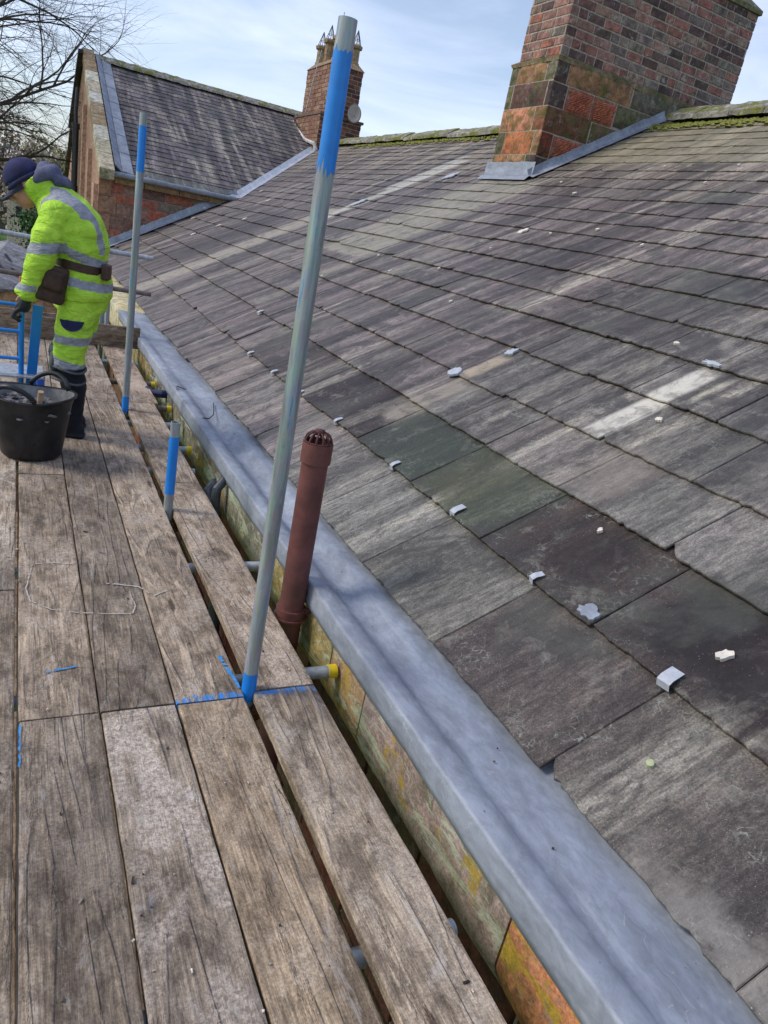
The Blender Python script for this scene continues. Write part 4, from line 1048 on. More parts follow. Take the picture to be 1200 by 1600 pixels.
JN, J2, JE = 1.918, 5.62, 7.9
board(.012, .232, -2.0, JN, 'near dark brown board left of the whitened one, ending at the blue-marked joint', (.86, .84, .82), .35, 0, seed=1)
board(.240, .462, -2.0, JN, 'near board heavily whitened with cement bloom, second from the left gap', (1.16, 1.15, 1.15), .95, .9, seed=2)
board(.470, .690, -2.0, JN-.004, 'near tan board ending at the foot of the tallest pole', (1.13, 1.05, .93), .65, 0, seed=3)
board(.728, .952, -2.0, JN+.02, 'near outer board next to the lead-capped wall, its end edged with blue', (1.0, .97, .93), .55, 1.0, seed=4)
board(.010, .232, JN+.008, 4.0, 'middle board beside the left gap with a pale worn knot swirl', (1.0, .96, .92), .5, 0, seed=5)
board(.238, .462, JN+.008, J2, 'dark middle board crossed by a scratched chalk outline', (.82, .80, .78), .35, 0, seed=6)
board(.468, .692, JN+.004, J2, 'middle board with long wavy pale grain, its near end sprayed blue by the tallest pole', (.98, .94, .90), .5, -1.0, seed=7)
board(.733, .955, JN+.03, 3.93, 'middle outer board between the red pipe and the short stub pole', (1.1, 1.05, 1.0), .75, 0, seed=8)
board(.733, .955, 3.94, J2+.03, 'outer board between the short stub pole and the second tall pole', (1.05, 1.0, .96), .6, 0, seed=9)
board(.010, .232, 4.01, JE, 'far board running under the black tub and the worker', (.95, .93, .90), .5, 0, seed=10)
board(.238, .462, J2+.01, JE, 'far board behind the boots of the worker', (1.0, .98, .95), .5, 0, seed=11)
board(.468, .692, J2+.01, JE, 'far board left of the dark gap before the toe board', (1.08, 1.04, 1.0), .6, 0, seed=12)
board(.765, .99, J2+.045, JE, 'far outer board beyond the second tall pole with an orange stain', (1.08, 1.0, .96), .55, 0, seed=13)
board(-.222, -.002, -2.0, 2.72, 'leftmost near board cut by the edge of the photo', (1.0, .97, .93), .6, 0, seed=14)
board(-.222, -.002, 2.73, 6.3, 'leftmost board with whitened surface under the black tub', (1.1, 1.08, 1.05), .75, 0, seed=15)
board(-.222, -.002, 6.31, JE, 'leftmost far board under the blue steel stand', (1.05, 1.02, 1.0), .6, 0, seed=16)
board(-.455, -.232, 3.0, JE, 'far left board beyond the tub, mostly out of view', (.96, .94, .92), .5, 0, seed=17)
board(-.690, -.465, 3.0, JE, 'outermost left board, only its far end in view', (.92, .9, .88), .5, 0, seed=18)
for i_, xx in enumerate((-.93, -.69, -.45, -.21, .03, .27, .51, .74)):  # made-up lower lift, added to block light and darken the deck gaps
    for j_, (ya_, yb_) in enumerate(((-2.0, 1.9), (1.92, 5.6), (5.62, 8.2))):
        if xx > -.3: board(xx, xx+.225, ya_, yb_, 'brown board added below the deck to block light under the gaps', (.9, .8, .7), .3, 0, ztop=-2.03, seed=60+i_*3+j_)['group'] = 'boards added below the deck to block light'
def toe(x0, x1, y, z0, label, seed, tone):
    o = board(-(x1-x0)/2, (x1-x0)/2, -.5, .5, label, tone, .5, 0, seed=seed)
    D.objects.remove(o, do_unlink=True)
    o = board(0, .215, 0, x1-x0, label, tone, .45, 0, seed=seed); o.name = 'toe_board'
    o.rotation_euler = (0, R(90), R(90))
    o.location = ((x0+x1)/2, y, z0+.108); o['group'] = 'toe boards at the scaffold end'
    bpy.context.view_layer.update()
    return o
toe(.18, 1.12, 7.80, .0, 'upright toe board closing the deck end between worker and lead', 40, (.80, .72, .62))
toe(-1.2, .40, 7.87, .03, 'upright toe board at the deck end behind the blue stand', 41, (.85, .76, .66))
# chalk outline and paint dashes on the boards
def mark(name, pts, w, mat, label, cat):
    m = MB()
    for a, b in zip(pts[:-1], pts[1:]):
        a = Vector(a); b = Vector(b); K = max(2, int((b-a).length/.012)); prev = None
        for k in range(K+1):
            p = a.lerp(b, k/K); d = (b-a).normalized(); nn = Vector((-d.y, d.x))
            p = p+nn*.004*nz(p.x*60, p.y*60); ww = w*(.55+.9*abs(nz(p.x*35, p.y*35, 3)))
            cur = (p-nn*ww/2, p+nn*ww/2)
            if prev and nz(p.x*80, p.y*80, 9) > -.28:
                m.add([(q.x, q.y, .0042) for q in (prev[0], cur[0], cur[1], prev[1])], [(0, 1, 2, 3)])
            prev = cur
    return tag(m.build(name, mat), label, cat)
chalk = m_simple('chalk_scratch', (.44, .40, .35), .9, .2, 60)
mark('chalk_mark', [(.06, 2.92), (.035, 2.72), (.05, 2.62), (.12, 2.55), (.20, 2.52), (.30, 2.50), (.40, 2.49), (.42, 2.55), (.41, 2.64)], .006, chalk, 'pale chalk outline scratched across the middle boards', 'chalk mark')
mark('chalk_mark', [(.07, 2.93), (.14, 2.935), (.21, 2.92)], .007, chalk, 'short pale chalk line at the top of the scratched outline', 'chalk mark')
mark('chalk_mark', [(.33, 2.74), (.45, 2.70), (.50, 2.62), (.56, 2.66)], .009, chalk, 'pale chalk squiggle on the wavy-grained middle board', 'chalk mark')
bluep = m_simple('blue_spray', (.05, .24, .52), .7, .3, 60)
mark('paint_mark', [(.09, 2.15), (.185, 2.17)], .012, bluep, 'short blue spray dash on the board left of the dark one', 'paint mark')
mark('paint_mark', [(.013, 1.90), (.013, 1.72)], .006, bluep, 'thin blue spray line along the left edge of the near dark board', 'paint mark')
mark('paint_mark', [(.66, 2.16), (.685, 1.96)], .016, bluep, 'blue spray streak beside the foot of the tallest pole', 'paint mark')

# ================================================================== RUBBER TUB
def tub():
    t_ = empty('rubber_tub', (.075, 4.32, 0)); tag(t_, 'black flexible rubber tub with a dusty inside standing on the boards beside the worker', 'tub')
    inner = m_simple('dusty_rubber', (.20, .20, .195), .9, .45, 9, 0, .3, .3, ((.07, .07, .07), .6))
    m = MB(); m.lathe([(.001, .008), (.145, .008), (.155, .02), (.178, .16), (.20, .30), (.212, .345), (.225, .352), (.228, .362), (.222, .368), (.212, .362)], (0, 0, 0), 48, sx=1.02, sy=.96)
    for v in m.v: v.z += .012*math.cos(2*math.atan2(v.y, v.x)+.5)*(v.z/.36)
    m.build('shell', M_BLK, t_, smooth=True)
    m = MB(); m.lathe([(.213, .361), (.19, .28), (.165, .10), (.15, .03), (.001, .03)], (0, 0, 0), 48, sx=1.02, sy=.96)
    for v in m.v: v.z += .012*math.cos(2*math.atan2(v.y, v.x)+.5)*(v.z/.36)
    m.build('lining', inner, t_, smooth=True)
    for sgn in (0, 1):
        a0 = R(-118) if sgn else R(62); m = MB(); pts = []
        for k in range(15):
            f = k/14; a = a0+(f-.5)*1.05; rr_ = .222+.012*math.sin(f*PI); pts.append((rr_*math.cos(a)*1.02, rr_*math.sin(a)*.96, .36+.075*math.sin(f*PI)**.7))
        m.path(pts, [.014]*15, 10); m.build('handle', M_BLK, t_, smooth=True)
    rr = random.Random(5); m = MB()
    for k in range(120):
        a = rr.uniform(0, 2*PI); q = .18*math.sqrt(rr.random()); p = (q*math.cos(a), q*math.sin(a), .255+rr.uniform(0, .05)+.03*nz(q*9, a))
        m.box(p, (rr.uniform(.02, .07), rr.uniform(.02, .05), rr.uniform(.006, .012)), Matrix.Rotation(rr.uniform(-.7, .7), 3, 'X') @ Matrix.Rotation(rr.uniform(0, 3), 3, 'Z'), col=jit(srgb(120, 118, 116), .3))
    m.lathe([(.186, .255), (.09, .27), (.001, .275)], (0, 0, 0), 24, col=srgb(80, 78, 76))
    for v in m.v: v.xyz = v + Vector((.075, 4.32, 0))
    tag(m.build('slate_rubble', M_RUBBLE, None, tints=True), 'broken grey slate rubble lying inside the black tub', 'rubble', kind='stuff')
    # hammer handle and odds in the tub
    m = MB(); m.tube((.02, 0, .10), (.04, -.09, .395), .015, 12); m.box((.015, .01, .09), (.12, .03, .03), ch=.004)
    for v in m.v: v.xyz = v + Vector((.075, 4.32, 0))
    tag(m.build('hammer', m_simple('ash_wood', (.42, .28, .17), .6, .2, 20), None), 'hammer with a pale wooden shaft sticking up inside the black tub', 'hammer')
tub()

# ================================================================== BLUE STAND
def stand():
    s_ = empty('steel_stand', (.04, 4.98, 0)); tag(s_, 'blue steel stand with an orange handle held by the worker', 'stand')
    for x in (-.02, -.30):
        m = MB(); m.tube((x, 0, .02), (x, 0, .76), .016, 16); m.build('upright', M_BLUE, s_, angle=40)
    m = MB(); m.box((.045, .02, .37), (.058, .025, .74), Matrix.Rotation(R(4), 3, 'Y'), ch=.003); m.build('flat_bar', M_BLUE, s_)
    for z in (.73, .57, .40):
        m = MB(); m.tube((-.30, 0, z), (-.02, 0, z), .011, 12); m.build('cross_bar', M_BLUE, s_, angle=40)
    m = MB(); m.box((-.06, .10, .30), (.34, .34, .012), ch=.003); m.build('tray', M_GALV2, s_)
    m = MB(); m.box((-.02, .1, .012), (.4, .3, .01), ch=.003); m.build('base_plate', M_GALV2, s_)
    m = MB(); m.tube((-.02, 0, .75), (-.022, -.0, .90), .014, 14); m.build('handle', m_simple('orange_grip', (.55, .17, .06), .5, .15, 20), s_, angle=40)
stand()
m = MB(); m.lathe([(.001, 0), (.034, 0), (.036, .01), (.036, .11), (.02, .135), (.014, .14), (.014, .165), (.001, .165)], (.145, 5.75, 0), 20); 
o = m.build('spray_bottle', m_simple('blue_white_label', (.03, .09, .42), .4, .2, 14), None, smooth=True); tag(o, 'small blue bottle on the boards just behind the knee of the worker', 'bottle')

# ================================================================== THE WORKER
def remesh(name, mb_, voxel, smooth_it, mat, parent, smf=.6, disp=None):
    o = mb_.build(name, mat, None)
    md = o.modifiers.new('r', 'REMESH'); md.mode = 'VOXEL'; md.voxel_size = voxel
    if smooth_it: sm = o.modifiers.new('s', 'SMOOTH'); sm.iterations = smooth_it; sm.factor = smf
    bpy.context.view_layer.update()
    dg = bpy.context.evaluated_depsgraph_get(); me = D.meshes.new_from_object(o.evaluated_get(dg)); old = o.data
    o.modifiers.clear(); o.data = me; D.meshes.remove(old)
    if disp:
        me.update(); ns = [v.normal.copy() for v in me.vertices]
        for v, nn in zip(me.vertices, ns): v.co = v.co + nn*disp(v.co)
    for p in me.polygons: p.use_smooth = True
    if parent: o.parent = parent
    return o
def ell(m, c, r, rot=None, seg=20, rings=12):
    vs = []; fs = []; c = Vector(c)
    for i in range(rings+1):
        ph = PI*i/rings
        for k in range(seg):
            th = 2*PI*k/seg; v = Vector((r[0]*math.sin(ph)*math.cos(th), r[1]*math.sin(ph)*math.sin(th), r[2]*math.cos(ph)))
            if i in (0, rings): v = Vector((0.0005*math.cos(th), 0.0005*math.sin(th), v.z))
            if rot is not None: v = rot @ v
            vs.append(c+v)
    for i in range(rings):
        for k in range(seg):
            j = (k+1) % seg; fs.append((i*seg+k, (i+1)*seg+k, (i+1)*seg+j, i*seg+j))
    fs.append(tuple(range(seg))); fs.append(tuple(rings*seg+k for k in range(seg-1, -1, -1)))
    m.add(vs, fs)
def limb(m, pts, seg=18, flat=1.0):
    """pts: (x,y,z,r) chain of ellipsoid-capped cones"""
    for a, b in zip(pts[:-1], pts[1:]): m.tube(a[:3], b[:3], a[3], seg, r1=b[3])
    for p in pts: ell(m, p[:3], (p[3],)*3)
def loft(m, secs, seg=24):
    """secs: (cx,cy,cz, rx,ry, tilt) cross-sections; tilt rotates the ring about Y"""
    vs = []; fs = []
    for (cx, cy, cz, rx, ry, tl) in secs:
        for k in range(seg):
            a = 2*PI*k/seg; vs.append(Vector((cx, cy, cz))+Matrix.Rotation(tl, 3, 'Y') @ Vector((rx*math.cos(a), ry*math.sin(a), 0)))
    for i in range(len(secs)-1):
        for k in range(seg):
            j = (k+1) % seg; fs.append((i*seg+k, i*seg+j, (i+1)*seg+j, (i+1)*seg+k))
    fs.append(tuple(range(seg-1, -1, -1))); fs.append(tuple((len(secs)-1)*seg+k for k in range(seg)))
    m.add(vs, fs)
def mat_hivis():
    t = NT('hi_vis_yellow', .75, 0, .25); P = t.obj
    n = t.noise(P, 9, 6, .65, .3); d = t.noise(P, 5, 7, .7, .4)
    c = t.mix(t.mr(n, .3, .7), (.36, .62, .035), (.52, .80, .07)); c = t.mix(t.mr(d, .52, .68, 0, .4), c, (.24, .38, .08)); c = t.mix(t.mr(t.noise(P, 22, 7, .75, .5), .60, .70, 0, .35), c, (.14, .17, .06))
    band = t.attr('band', 'Fac'); c = t.mix(t.mr(band, .4, .6), c, t.mix(t.mr(t.noise(P, 30, 4), .3, .7), (.26, .27, .30), (.36, .37, .40)))
    wr = t.noise(t.map(P, (6, 6, 16)), 1.0, 4, .6, 1.2)
    return t.done(c, .7, t.bump(t.ma('ADD', wr, t.ma('MULTIPLY', t.noise(P, 120, 2), .08)), .9, .03))
def set_band(o, fn):
    me = o.data; a = me.attributes.new('band', 'FLOAT', 'POINT'); a.data.foreach_set('value', [float(fn(v.co)) for v in me.vertices])
def worker():
    skin = m_simple('skin', (.50, .235, .165), .5, .12, 14, 0, .05, .4)
    navy = m_simple('navy_cloth', (.018, .020, .070), .85, .35, 14, 0, .4)
    greyh = m_simple('grey_blue_hood', (.10, .105, .16), .9, .3, 14, 0, .5)
    blackc = m_simple('black_cloth', (.010, .011, .016), .8, .4, 10, 0, .5)
    leather = m_simple('brown_leather', (.060, .032, .020), .6, .4, 14, 0, .3)
    hiv = mat_hivis()
    # body: head, neck, trunk, limbs and the hands in one skin
    m = MB()
    Hc = Vector((-.315, 0, 1.425))            # head centre in body frame (hips at x=0, faces -x)
    tilt = Matrix.Rotation(R(-38), 3, 'Y')    # face turned down
    def H(x, y, z): return Hc + tilt @ Vector((x, y, z))
    ell(m, H(.02, 0, .03), (.100, .078, .098), tilt); ell(m, H(-.035, 0, -.045), (.062, .058, .075), tilt); ell(m, H(-.06, 0, -.09), (.032, .034, .026), tilt)
    limb(m, [tuple(H(-.085, 0, .0))+(.013,), tuple(H(-.112, 0, -.032))+(.015,)]); ell(m, H(-.088, 0, -.065), (.016, .026, .010), tilt)
    for sy in (-1, 1):
        ell(m, H(.012, sy*.080, -.012), (.017, .008, .030), tilt); ell(m, H(-.078, sy*.032, .018), (.016, .022, .011), tilt); ell(m, H(-.068, sy*.042, -.022), (.02, .018, .018), tilt)
    limb(m, [tuple(H(.03, 0, -.04))+(.058,), (-.20, 0, 1.35, .062), (-.13, 0, 1.28, .08)])
    limb(m, [(-.12, 0, 1.25, .12), (-.04, 0, 1.08, .12), (.0, 0, .93, .13)])
    for sy in (-1, 1):
        limb(m, [(-.14, sy*.15, 1.27, .06), (-.17, sy*.215, 1.03, .045), (-.25 if sy < 0 else -.31, sy*.18, .83, .030)])
        limb(m, [(.0, sy*.09, .88, .08), (-.045 if sy < 0 else -.09, sy*.10, .49, .055), (0 if sy < 0 else -.02, sy*.10, .10, .045)])
        # palm and five curled fingers gripping forward
        hx, hy, hz_ = (-.272 if sy < 0 else -.335), sy*.17, .785
        ell(m, (hx, hy, hz_), (.026, .043, .048))
        for f in range(4):
            oy = hy-.030+f*.020; L_ = (.9, 1.0, 1.05, .85)[f]
            limb(m, [(hx-.014, oy, hz_-.030, .0105), (hx-.040*L_, oy, hz_-.052, .0100), (hx-.050*L_, oy, hz_-.078, .0092), (hx-.026, oy, hz_-.094*L_, .0085)], 10)
        limb(m, [(hx, hy-sy*.036, hz_+.012, .012), (hx-.030, hy-sy*.050, hz_-.008, .0115), (hx-.048, hy-sy*.040, hz_-.034, .0100)], 10)
    body = remesh('person', m, .0065, 3, skin, None, .5)
    tag(body, 'person in yellow hi-vis jacket and trousers with a navy cap, bending over a blue stand', 'person')
    # jacket
    m = MB()
    loft(m, [(.005, 0, .845, .165, .205, R(-4)), (.012, 0, .88, .170, .205, R(-4)), (.012, 0, .98, .160, .190, R(-6)), (.005, 0, 1.045, .140, .175, R(-10)), (-.005, 0, 1.12, .165, .20, R(-16)), (-.045, 0, 1.22, .175, .215, R(-26)),
             (-.10, 0, 1.31, .150, .20, R(-34)), (-.15, 0, 1.365, .115, .155, R(-42)), (-.19, 0, 1.39, .088, .105, R(-46)), (-.235, 0, 1.425, .090, .10, R(-50))])
    for sy in (-1, 1):
        cx = -.25 if sy < 0 else -.31
        limb(m, [(-.115, sy*.16, 1.29, .084), (-.15, sy*.20, 1.17, .079), (-.175, sy*.222, 1.05, .073), (-.212, sy*.208, .95, .064), (cx+.008, sy*.19, .862, .055)])
        m.tube((cx+.008, sy*.19, .875), (cx-.008, sy*.185, .835), .060, 20, r1=.064)
    def fold(p):
        return .009*nz(p.x*7, p.y*7, p.z*13)+.006*(.35-abs(nz(p.x*9+3, p.y*9, p.z*20+p.x*14)))+.004*nz(p.x*22+3, p.y*22, p.z*30)
    jk = remesh('jacket', m, .0085, 4, hiv, body, .5, fold)
    def jband(p):
        # sleeves: outside the trunk outline
        sl = abs(p.y) > .145 + .0*p.z and p.x < -.06-(p.z-1.3)*.0
        u = p.z + .22*p.x*-1
        arm = abs(p.y) > .15 and p.x < -.04 and p.z < 1.25
        q = p.z+(p.x+.15)*(-.15)
        if arm and 1.085 < q < 1.145: return 1
        if arm and .865 < p.z < .905 and p.x < -.19: return 1
        back = p.z + (p.x)*.30
        if not arm and 1.075 < back < 1.13 and p.z > 1.0: return 1
        if not arm and .925 < p.z+p.x*.1 < .975: return 1
        # braces over the shoulders
        if abs(abs(p.y)-.105-.0*p.z) < .024 and p.z > 1.12 and p.x > -.16: return 1
        if .12 < abs(p.y) < .17 and p.z > 1.30: return 1
        return 0
    set_band(jk, jband)
    # stand-up collar
    m = MB(); loft(m, [(-.19, 0, 1.375, .085, .105, R(-40)), (-.235, 0, 1.43, .098, .108, R(-44)), (-.262, 0, 1.462, .096, .106, R(-46))])
    co = remesh('collar', m, .008, 3, hiv, body, .5); set_band(co, lambda p: 0)
    # grey hood bunched behind the neck
    m = MB(); limb(m, [(-.235, -.085, 1.455, .030), (-.185, -.06, 1.50, .038), (-.165, 0, 1.515, .042), (-.185, .06, 1.50, .038), (-.235, .085, 1.455, .030)]); limb(m, [(-.225, -.06, 1.49, .028), (-.215, 0, 1.53, .034), (-.225, .06, 1.49, .028)]); limb(m, [(-.13, -.05, 1.47, .03), (-.10, 0, 1.465, .035), (-.13, .05, 1.47, .03)])
    remesh('hood', m, .008, 2, greyh, body, .5, lambda p: .006*nz(p.x*25, p.y*25, p.z*25))
    # cap with a down-turned peak
    m = MB(); vs = []; fs = []; S = 28
    for i in range(9):
        ph = PI/2*i/8
        for k in range(S):
            th = 2*PI*k/S; vs.append(H(0.012+.107*math.sin(ph)*math.cos(th), .088*math.sin(ph)*math.sin(th), .022+.104*math.cos(ph)))
    for i in range(8):
        for k in range(S): fs.append((i*S+k, (i+1)*S+k, (i+1)*S+(k+1) % S, i*S+(k+1) % S))
    m.add(vs, fs)
    vs = [H(.012+.107*math.cos(2*PI*k/S), .088*math.sin(2*PI*k/S), zz) for zz in (.022, -.002) for k in range(S)]
    m.add(vs, [(k, S+k, S+(k+1) % S, (k+1) % S) for k in range(S)])
    ell(m, H(.012, 0, .127), (.009, .009, .006), tilt)
    cap = m.build('cap', navy, body, smooth=True); md = cap.modifiers.new('t', 'SOLIDIFY'); md.thickness = .004; md.offset = 1
    m = MB(); vs = []; n_ = 14
    for dz in (0, -.005):
        for j in range(6):
            for k in range(n_+1):
                a = PI/2+PI*k/n_; rr_ = .108+.078*j/5; e = math.sin(PI*k/n_)
                xx = .012+.107*math.cos(a)-.075*(j/5)*e; yy = .088*math.sin(a)*(1-.12*j/5)
                vs.append(H(xx, yy, .004-.020*(j/5)-.012*(abs(yy)/.09)**2+dz))
    N1 = n_+1; fs = []
    for d_ in (0, 1):
        for j in range(5):
            for k in range(n_):
                b = d_*6*N1+j*N1+k; f = (b, b+1, b+N1+1, b+N1); fs.append(f if d_ else tuple(reversed(f)))
    for k in range(n_): b = 5*N1+k; fs.append((b, b+1, b+1+6*N1, b+6*N1))
    m.add(vs, fs); m.build('peak', m_simple('cap_peak', (.03, .034, .07), .8, .2, 20), cap, smooth=True)
    # trousers: hi-vis thighs, navy below the knee
    m = MB()
    loft(m, [(.005, 0, .95, .13, .165, 0), (.01, 0, .86, .155, .18, 0), (.0, 0, .78, .15, .175, 0)])
    for sy in (-1, 1):
        kx = -.035 if sy < 0 else -.085
        limb(m, [(.005, sy*.09, .83, .108), (-.012, sy*.10, .66, .104), (kx, sy*.10, .50, .088)])
        m.tube((kx, sy*.10, .52), (kx+.006, sy*.10, .435), .090, 20, r1=.088)
    tr = remesh('trousers', m, .0085, 4, hiv, body, .5, lambda p: .008*nz(p.x*9, p.y*9, p.z*13)+.008*(.3-abs(nz(p.x*8, p.y*8, p.z*20-p.x*12)))+.003*nz(p.x*25, p.y*25, p.z*25))
    set_band(tr, lambda p: 1 if (.585 < p.z < .635 or p.z < .49+(p.x+.04)*-.25) else 0)
    m = MB()
    for sy in (-1, 1):
        kx = -.03 if sy < 0 else -.08
        limb(m, [(kx, sy*.10, .46, .080), (kx+.03, sy*.10, .33, .074), (.0 if sy < 0 else -.03, sy*.10, .20, .064), (.0 if sy < 0 else -.03, sy*.10, .13, .058)])
    remesh('lower_trousers', m, .0085, 3, blackc, body, .5, lambda p: .008*nz(p.x*14, p.y*14, p.z*26))
    # knee pad and its straps
    m = MB()
    ell(m, (-.155, .10, .475), (.035, .06, .075)); ell(m, (-.115, -.10, .46), (.03, .055, .075))
    for z in (.43, .36): m.path([(-.03+.094*math.cos(a), -.10+.094*math.sin(a), z+.012*math.sin(a*2)) for a in [2*PI*k/20 for k in range(21)]], .008, 6)
    m.build('knee_pad', m_simple('grey_pad', (.07, .085, .08), .7, .4, 20), body, smooth=True)
    for sy in (-1, 1):
        ax = .0 if sy < 0 else -.03
        m = MB(); limb(m, [(ax, sy*.10, .17, .058), (ax, sy*.10, .08, .055)]); limb(m, [(ax+.025, sy*.10, .045, .048), (ax-.06, sy*.105, .045, .046), (ax-.14, sy*.11, .038, .042)])
        m.box((ax-.055, sy*.105, .012), (.26, .095, .024), ch=.008)
        remesh('boot', m, .008, 2, blackc, body, .4)
    # cargo pocket, belt, pouch, gloves
    m = MB(); K = 10; vs = []
    for k in range(K+1):
        a = -PI/2-.62+1.24*k/K
        for (zz, rr_) in ((.735-.000*k, .113), (.735-.055*math.sin(PI*k/K)**.5-.006, .114)): vs.append((-.008+rr_*math.cos(a), -.098+rr_*math.sin(a), zz))
    m.add(vs, [(2*k, 2*k+2, 2*k+3, 2*k+1) for k in range(K)]); m.add([(v[0], v[1]+.01, v[2]) for v in vs], [(2*k, 2*k+1, 2*k+3, 2*k+2) for k in range(K)])
    m.build('pocket_flap', navy, body)
    m = MB(); rings = []
    for k in range(33):
        a = 2*PI*k/32; x, y_ = .005+.156*math.cos(a), .190*math.sin(a); z = 1.04-.10*x-.0*y_
        rings += [(x, y_, z-.024), (x, y_, z+.024), (x*.96, y_*.96, z+.024), (x*.96, y_*.96, z-.024)]
    m.add(rings, [(4*k+j, 4*k+4+j, 4*k+4+(j+1) % 4, 4*k+(j+1) % 4) for k in range(32) for j in range(4)])
    m.build('tool_belt', leather, body)
    m = MB(); m.box((-.115, -.205, .925), (.15, .07, .21), Matrix.Rotation(R(8), 3, 'Y'), ch=.018); m.box((-.10, -.246, .95), (.10, .03, .11), Matrix.Rotation(R(8), 3, 'Y'), ch=.01); remesh('tool_pouch', m, .008, 2, leather, body, .5)
    m = MB(); m.box((.155, -.10, 1.03), (.05, .10, .09), ch=.012); remesh('belt_case', m, .008, 2, leather, body, .5)
    m = MB()
    for sy in (-1,):
        hx, hy, hz_ = -.272, sy*.17, .785
        ell(m, (hx+.006, hy-.004, hz_+.002), (.034, .048, .054)); limb(m, [(hx+.01, hy-.002, hz_+.03, .036), (-.252, sy*.182, .84, .040)])
        for f in range(4):
            oy = hy-.034+f*.022; L_ = (.9, 1.0, 1.05, .85)[f]
            limb(m, [(hx-.012, oy, hz_-.028, .0135), (hx-.042*L_, oy, hz_-.050, .0130), (hx-.054*L_, oy, hz_-.078, .0122), (hx-.026, oy, hz_-.098*L_, .0112)], 10)
        limb(m, [(hx, hy-sy*.036, hz_+.012, .015), (hx-.030, hy-sy*.052, hz_-.008, .0145), (hx-.050, hy-sy*.042, hz_-.036, .013)], 10)
    remesh('glove', m, .006, 2, m_simple('dark_glove', (.022, .024, .03), .7, .4, 20), body, .4)
    body.location = (.335, 4.80, 0); body.rotation_euler = (0, 0, R(-14))
    return body
worker()

# ================================================================== BACKGROUND
def ground():
    t = NT('grass_ground', .95, 0, .15); P = t.obj
    a = t.noise(P, .15, 6, .6); b = t.noise(P, 3.0, 7, .7)
    c = t.mix(t.mr(a, .4, .6), (.045, .105, .018), (.085, .16, .035)); c = t.mix(t.mr(b, .3, .7), c, t.mix(1.0, c, (1.5, 1.5, 1.3), 'MULTIPLY'))
    N = 40; S = 900; vs = []; fs = []
    for i in range(N+1):
        for j in range(N+1):
            x = -S+2*S*i/N; y = -S+2*S*j/N; r_ = math.hypot(x, y); vs.append((x, y, -5 + max(0, r_-120)*.012+1.2*nz(x*.006, y*.006)*(1 if r_ > 100 else 0)))
    for i in range(N):
        for j in range(N): k = i*(N+1)+j; fs.append((k, k+N+1, k+N+2, k+1))
    o = obj_from('ground', vs, fs, t.done(c, .95, t.bump(b, .5, .05)), None, True); tag(o, kind='structure', label='green lawn far below the roof')
    m = MB(); m.add([(-1.6, -6, -4.99), (1.3, -6, -4.99), (1.3, 17, -4.99), (-1.6, 17, -4.99)], [(0, 1, 2, 3)])
    tag(m.build('paving', m_simple('wet_paving', (.06, .055, .05), .7, .4, 3)), kind='structure', label='dark paved strip at the foot of the wall')
ground()

bark = m_simple('bark', (.075, .062, .05), .9, .35, 8, 0, .5)
bark2 = m_simple('bark_pale', (.12, .105, .085), .9, .35, 8, 0, .5)
def bare_tree(base, aims, seed, label, lim=1.0):
    rnd = random.Random(seed); base = Vector(base); m = MB(); root = empty('bare_tree', base); tag(root, label, 'tree'); bpy.context.view_layer.update()
    tw = MB()
    def grow(p, d, L, r, depth):
        n = 5 if depth < 4 else 4; pts = [p.copy()]; rad = [r]; dd = d.copy(); q = p.copy()
        for k in range(n):
            dd = (dd + Vector((rnd.gauss(0, .14), rnd.gauss(0, .14), rnd.gauss(0, .10)-.035*(1 if depth > 1 else 0)))).normalized(); q = q+dd*L/n; pts.append(q.copy()); rad.append(r*(1-.5*(k+1)/n))
        (m if depth < 2 else tw).path(pts, rad, 8 if depth < 2 else (5 if depth < 4 else 3))
        if depth >= 6 or r < .004: return
        kids = 4 if depth < 4 else 4
        for k in range(kids):
            f = rnd.uniform(.3, 1.0); i = min(n-1, int(f*n)); pp = pts[i].lerp(pts[i+1], f*n-i) if i < n else pts[-1]
            ax = Vector((rnd.gauss(0, 1), rnd.gauss(0, 1), rnd.gauss(0, .7))).normalized(); nd = (dd*1.0+ax*.75).normalized()
            grow(pp, nd, L*rnd.uniform(.5, .72), rad[min(i+1, n)]*.62, depth+1)
        grow(q, dd, L*.7, rad[-1], depth+1)
    top = base+Vector((0, 0, 5)); m.path([base, base+Vector((.1, 0, 2.5)), top], [.45, .36, .30], 12)
    for (s, e, r) in aims:
        s = Vector(s); e = Vector(e); d = (e-s); L = d.length; mid = s.lerp(e, .5)+Vector((0, 0, L*.06))
        pts = [s, s.lerp(mid, .5)+Vector((0, 0, .1)), mid, mid.lerp(e, .5), e]; rad = [r, r*.85, r*.68, r*.52, r*.36]; m.path(pts, rad, 8)
        for k in range(12):
            f = .3+.7*k/11; i = min(3, int(f*4)); pp = pts[i].lerp(pts[i+1], f*4-i) if f < 1 else pts[-1]
            ax = Vector((rnd.gauss(0, 1), rnd.gauss(0, 1), rnd.gauss(0, .8))).normalized(); nd = (d.normalized()+ax*.8).normalized(); grow(pp, nd, L*rnd.uniform(.18, .30), r*.55*(1.1-f*.4), 3)
    for o in (m.build('trunk', bark, None), tw.build('crown', bark, None)): o.parent = root; o.matrix_parent_inverse = root.matrix_world.inverted()
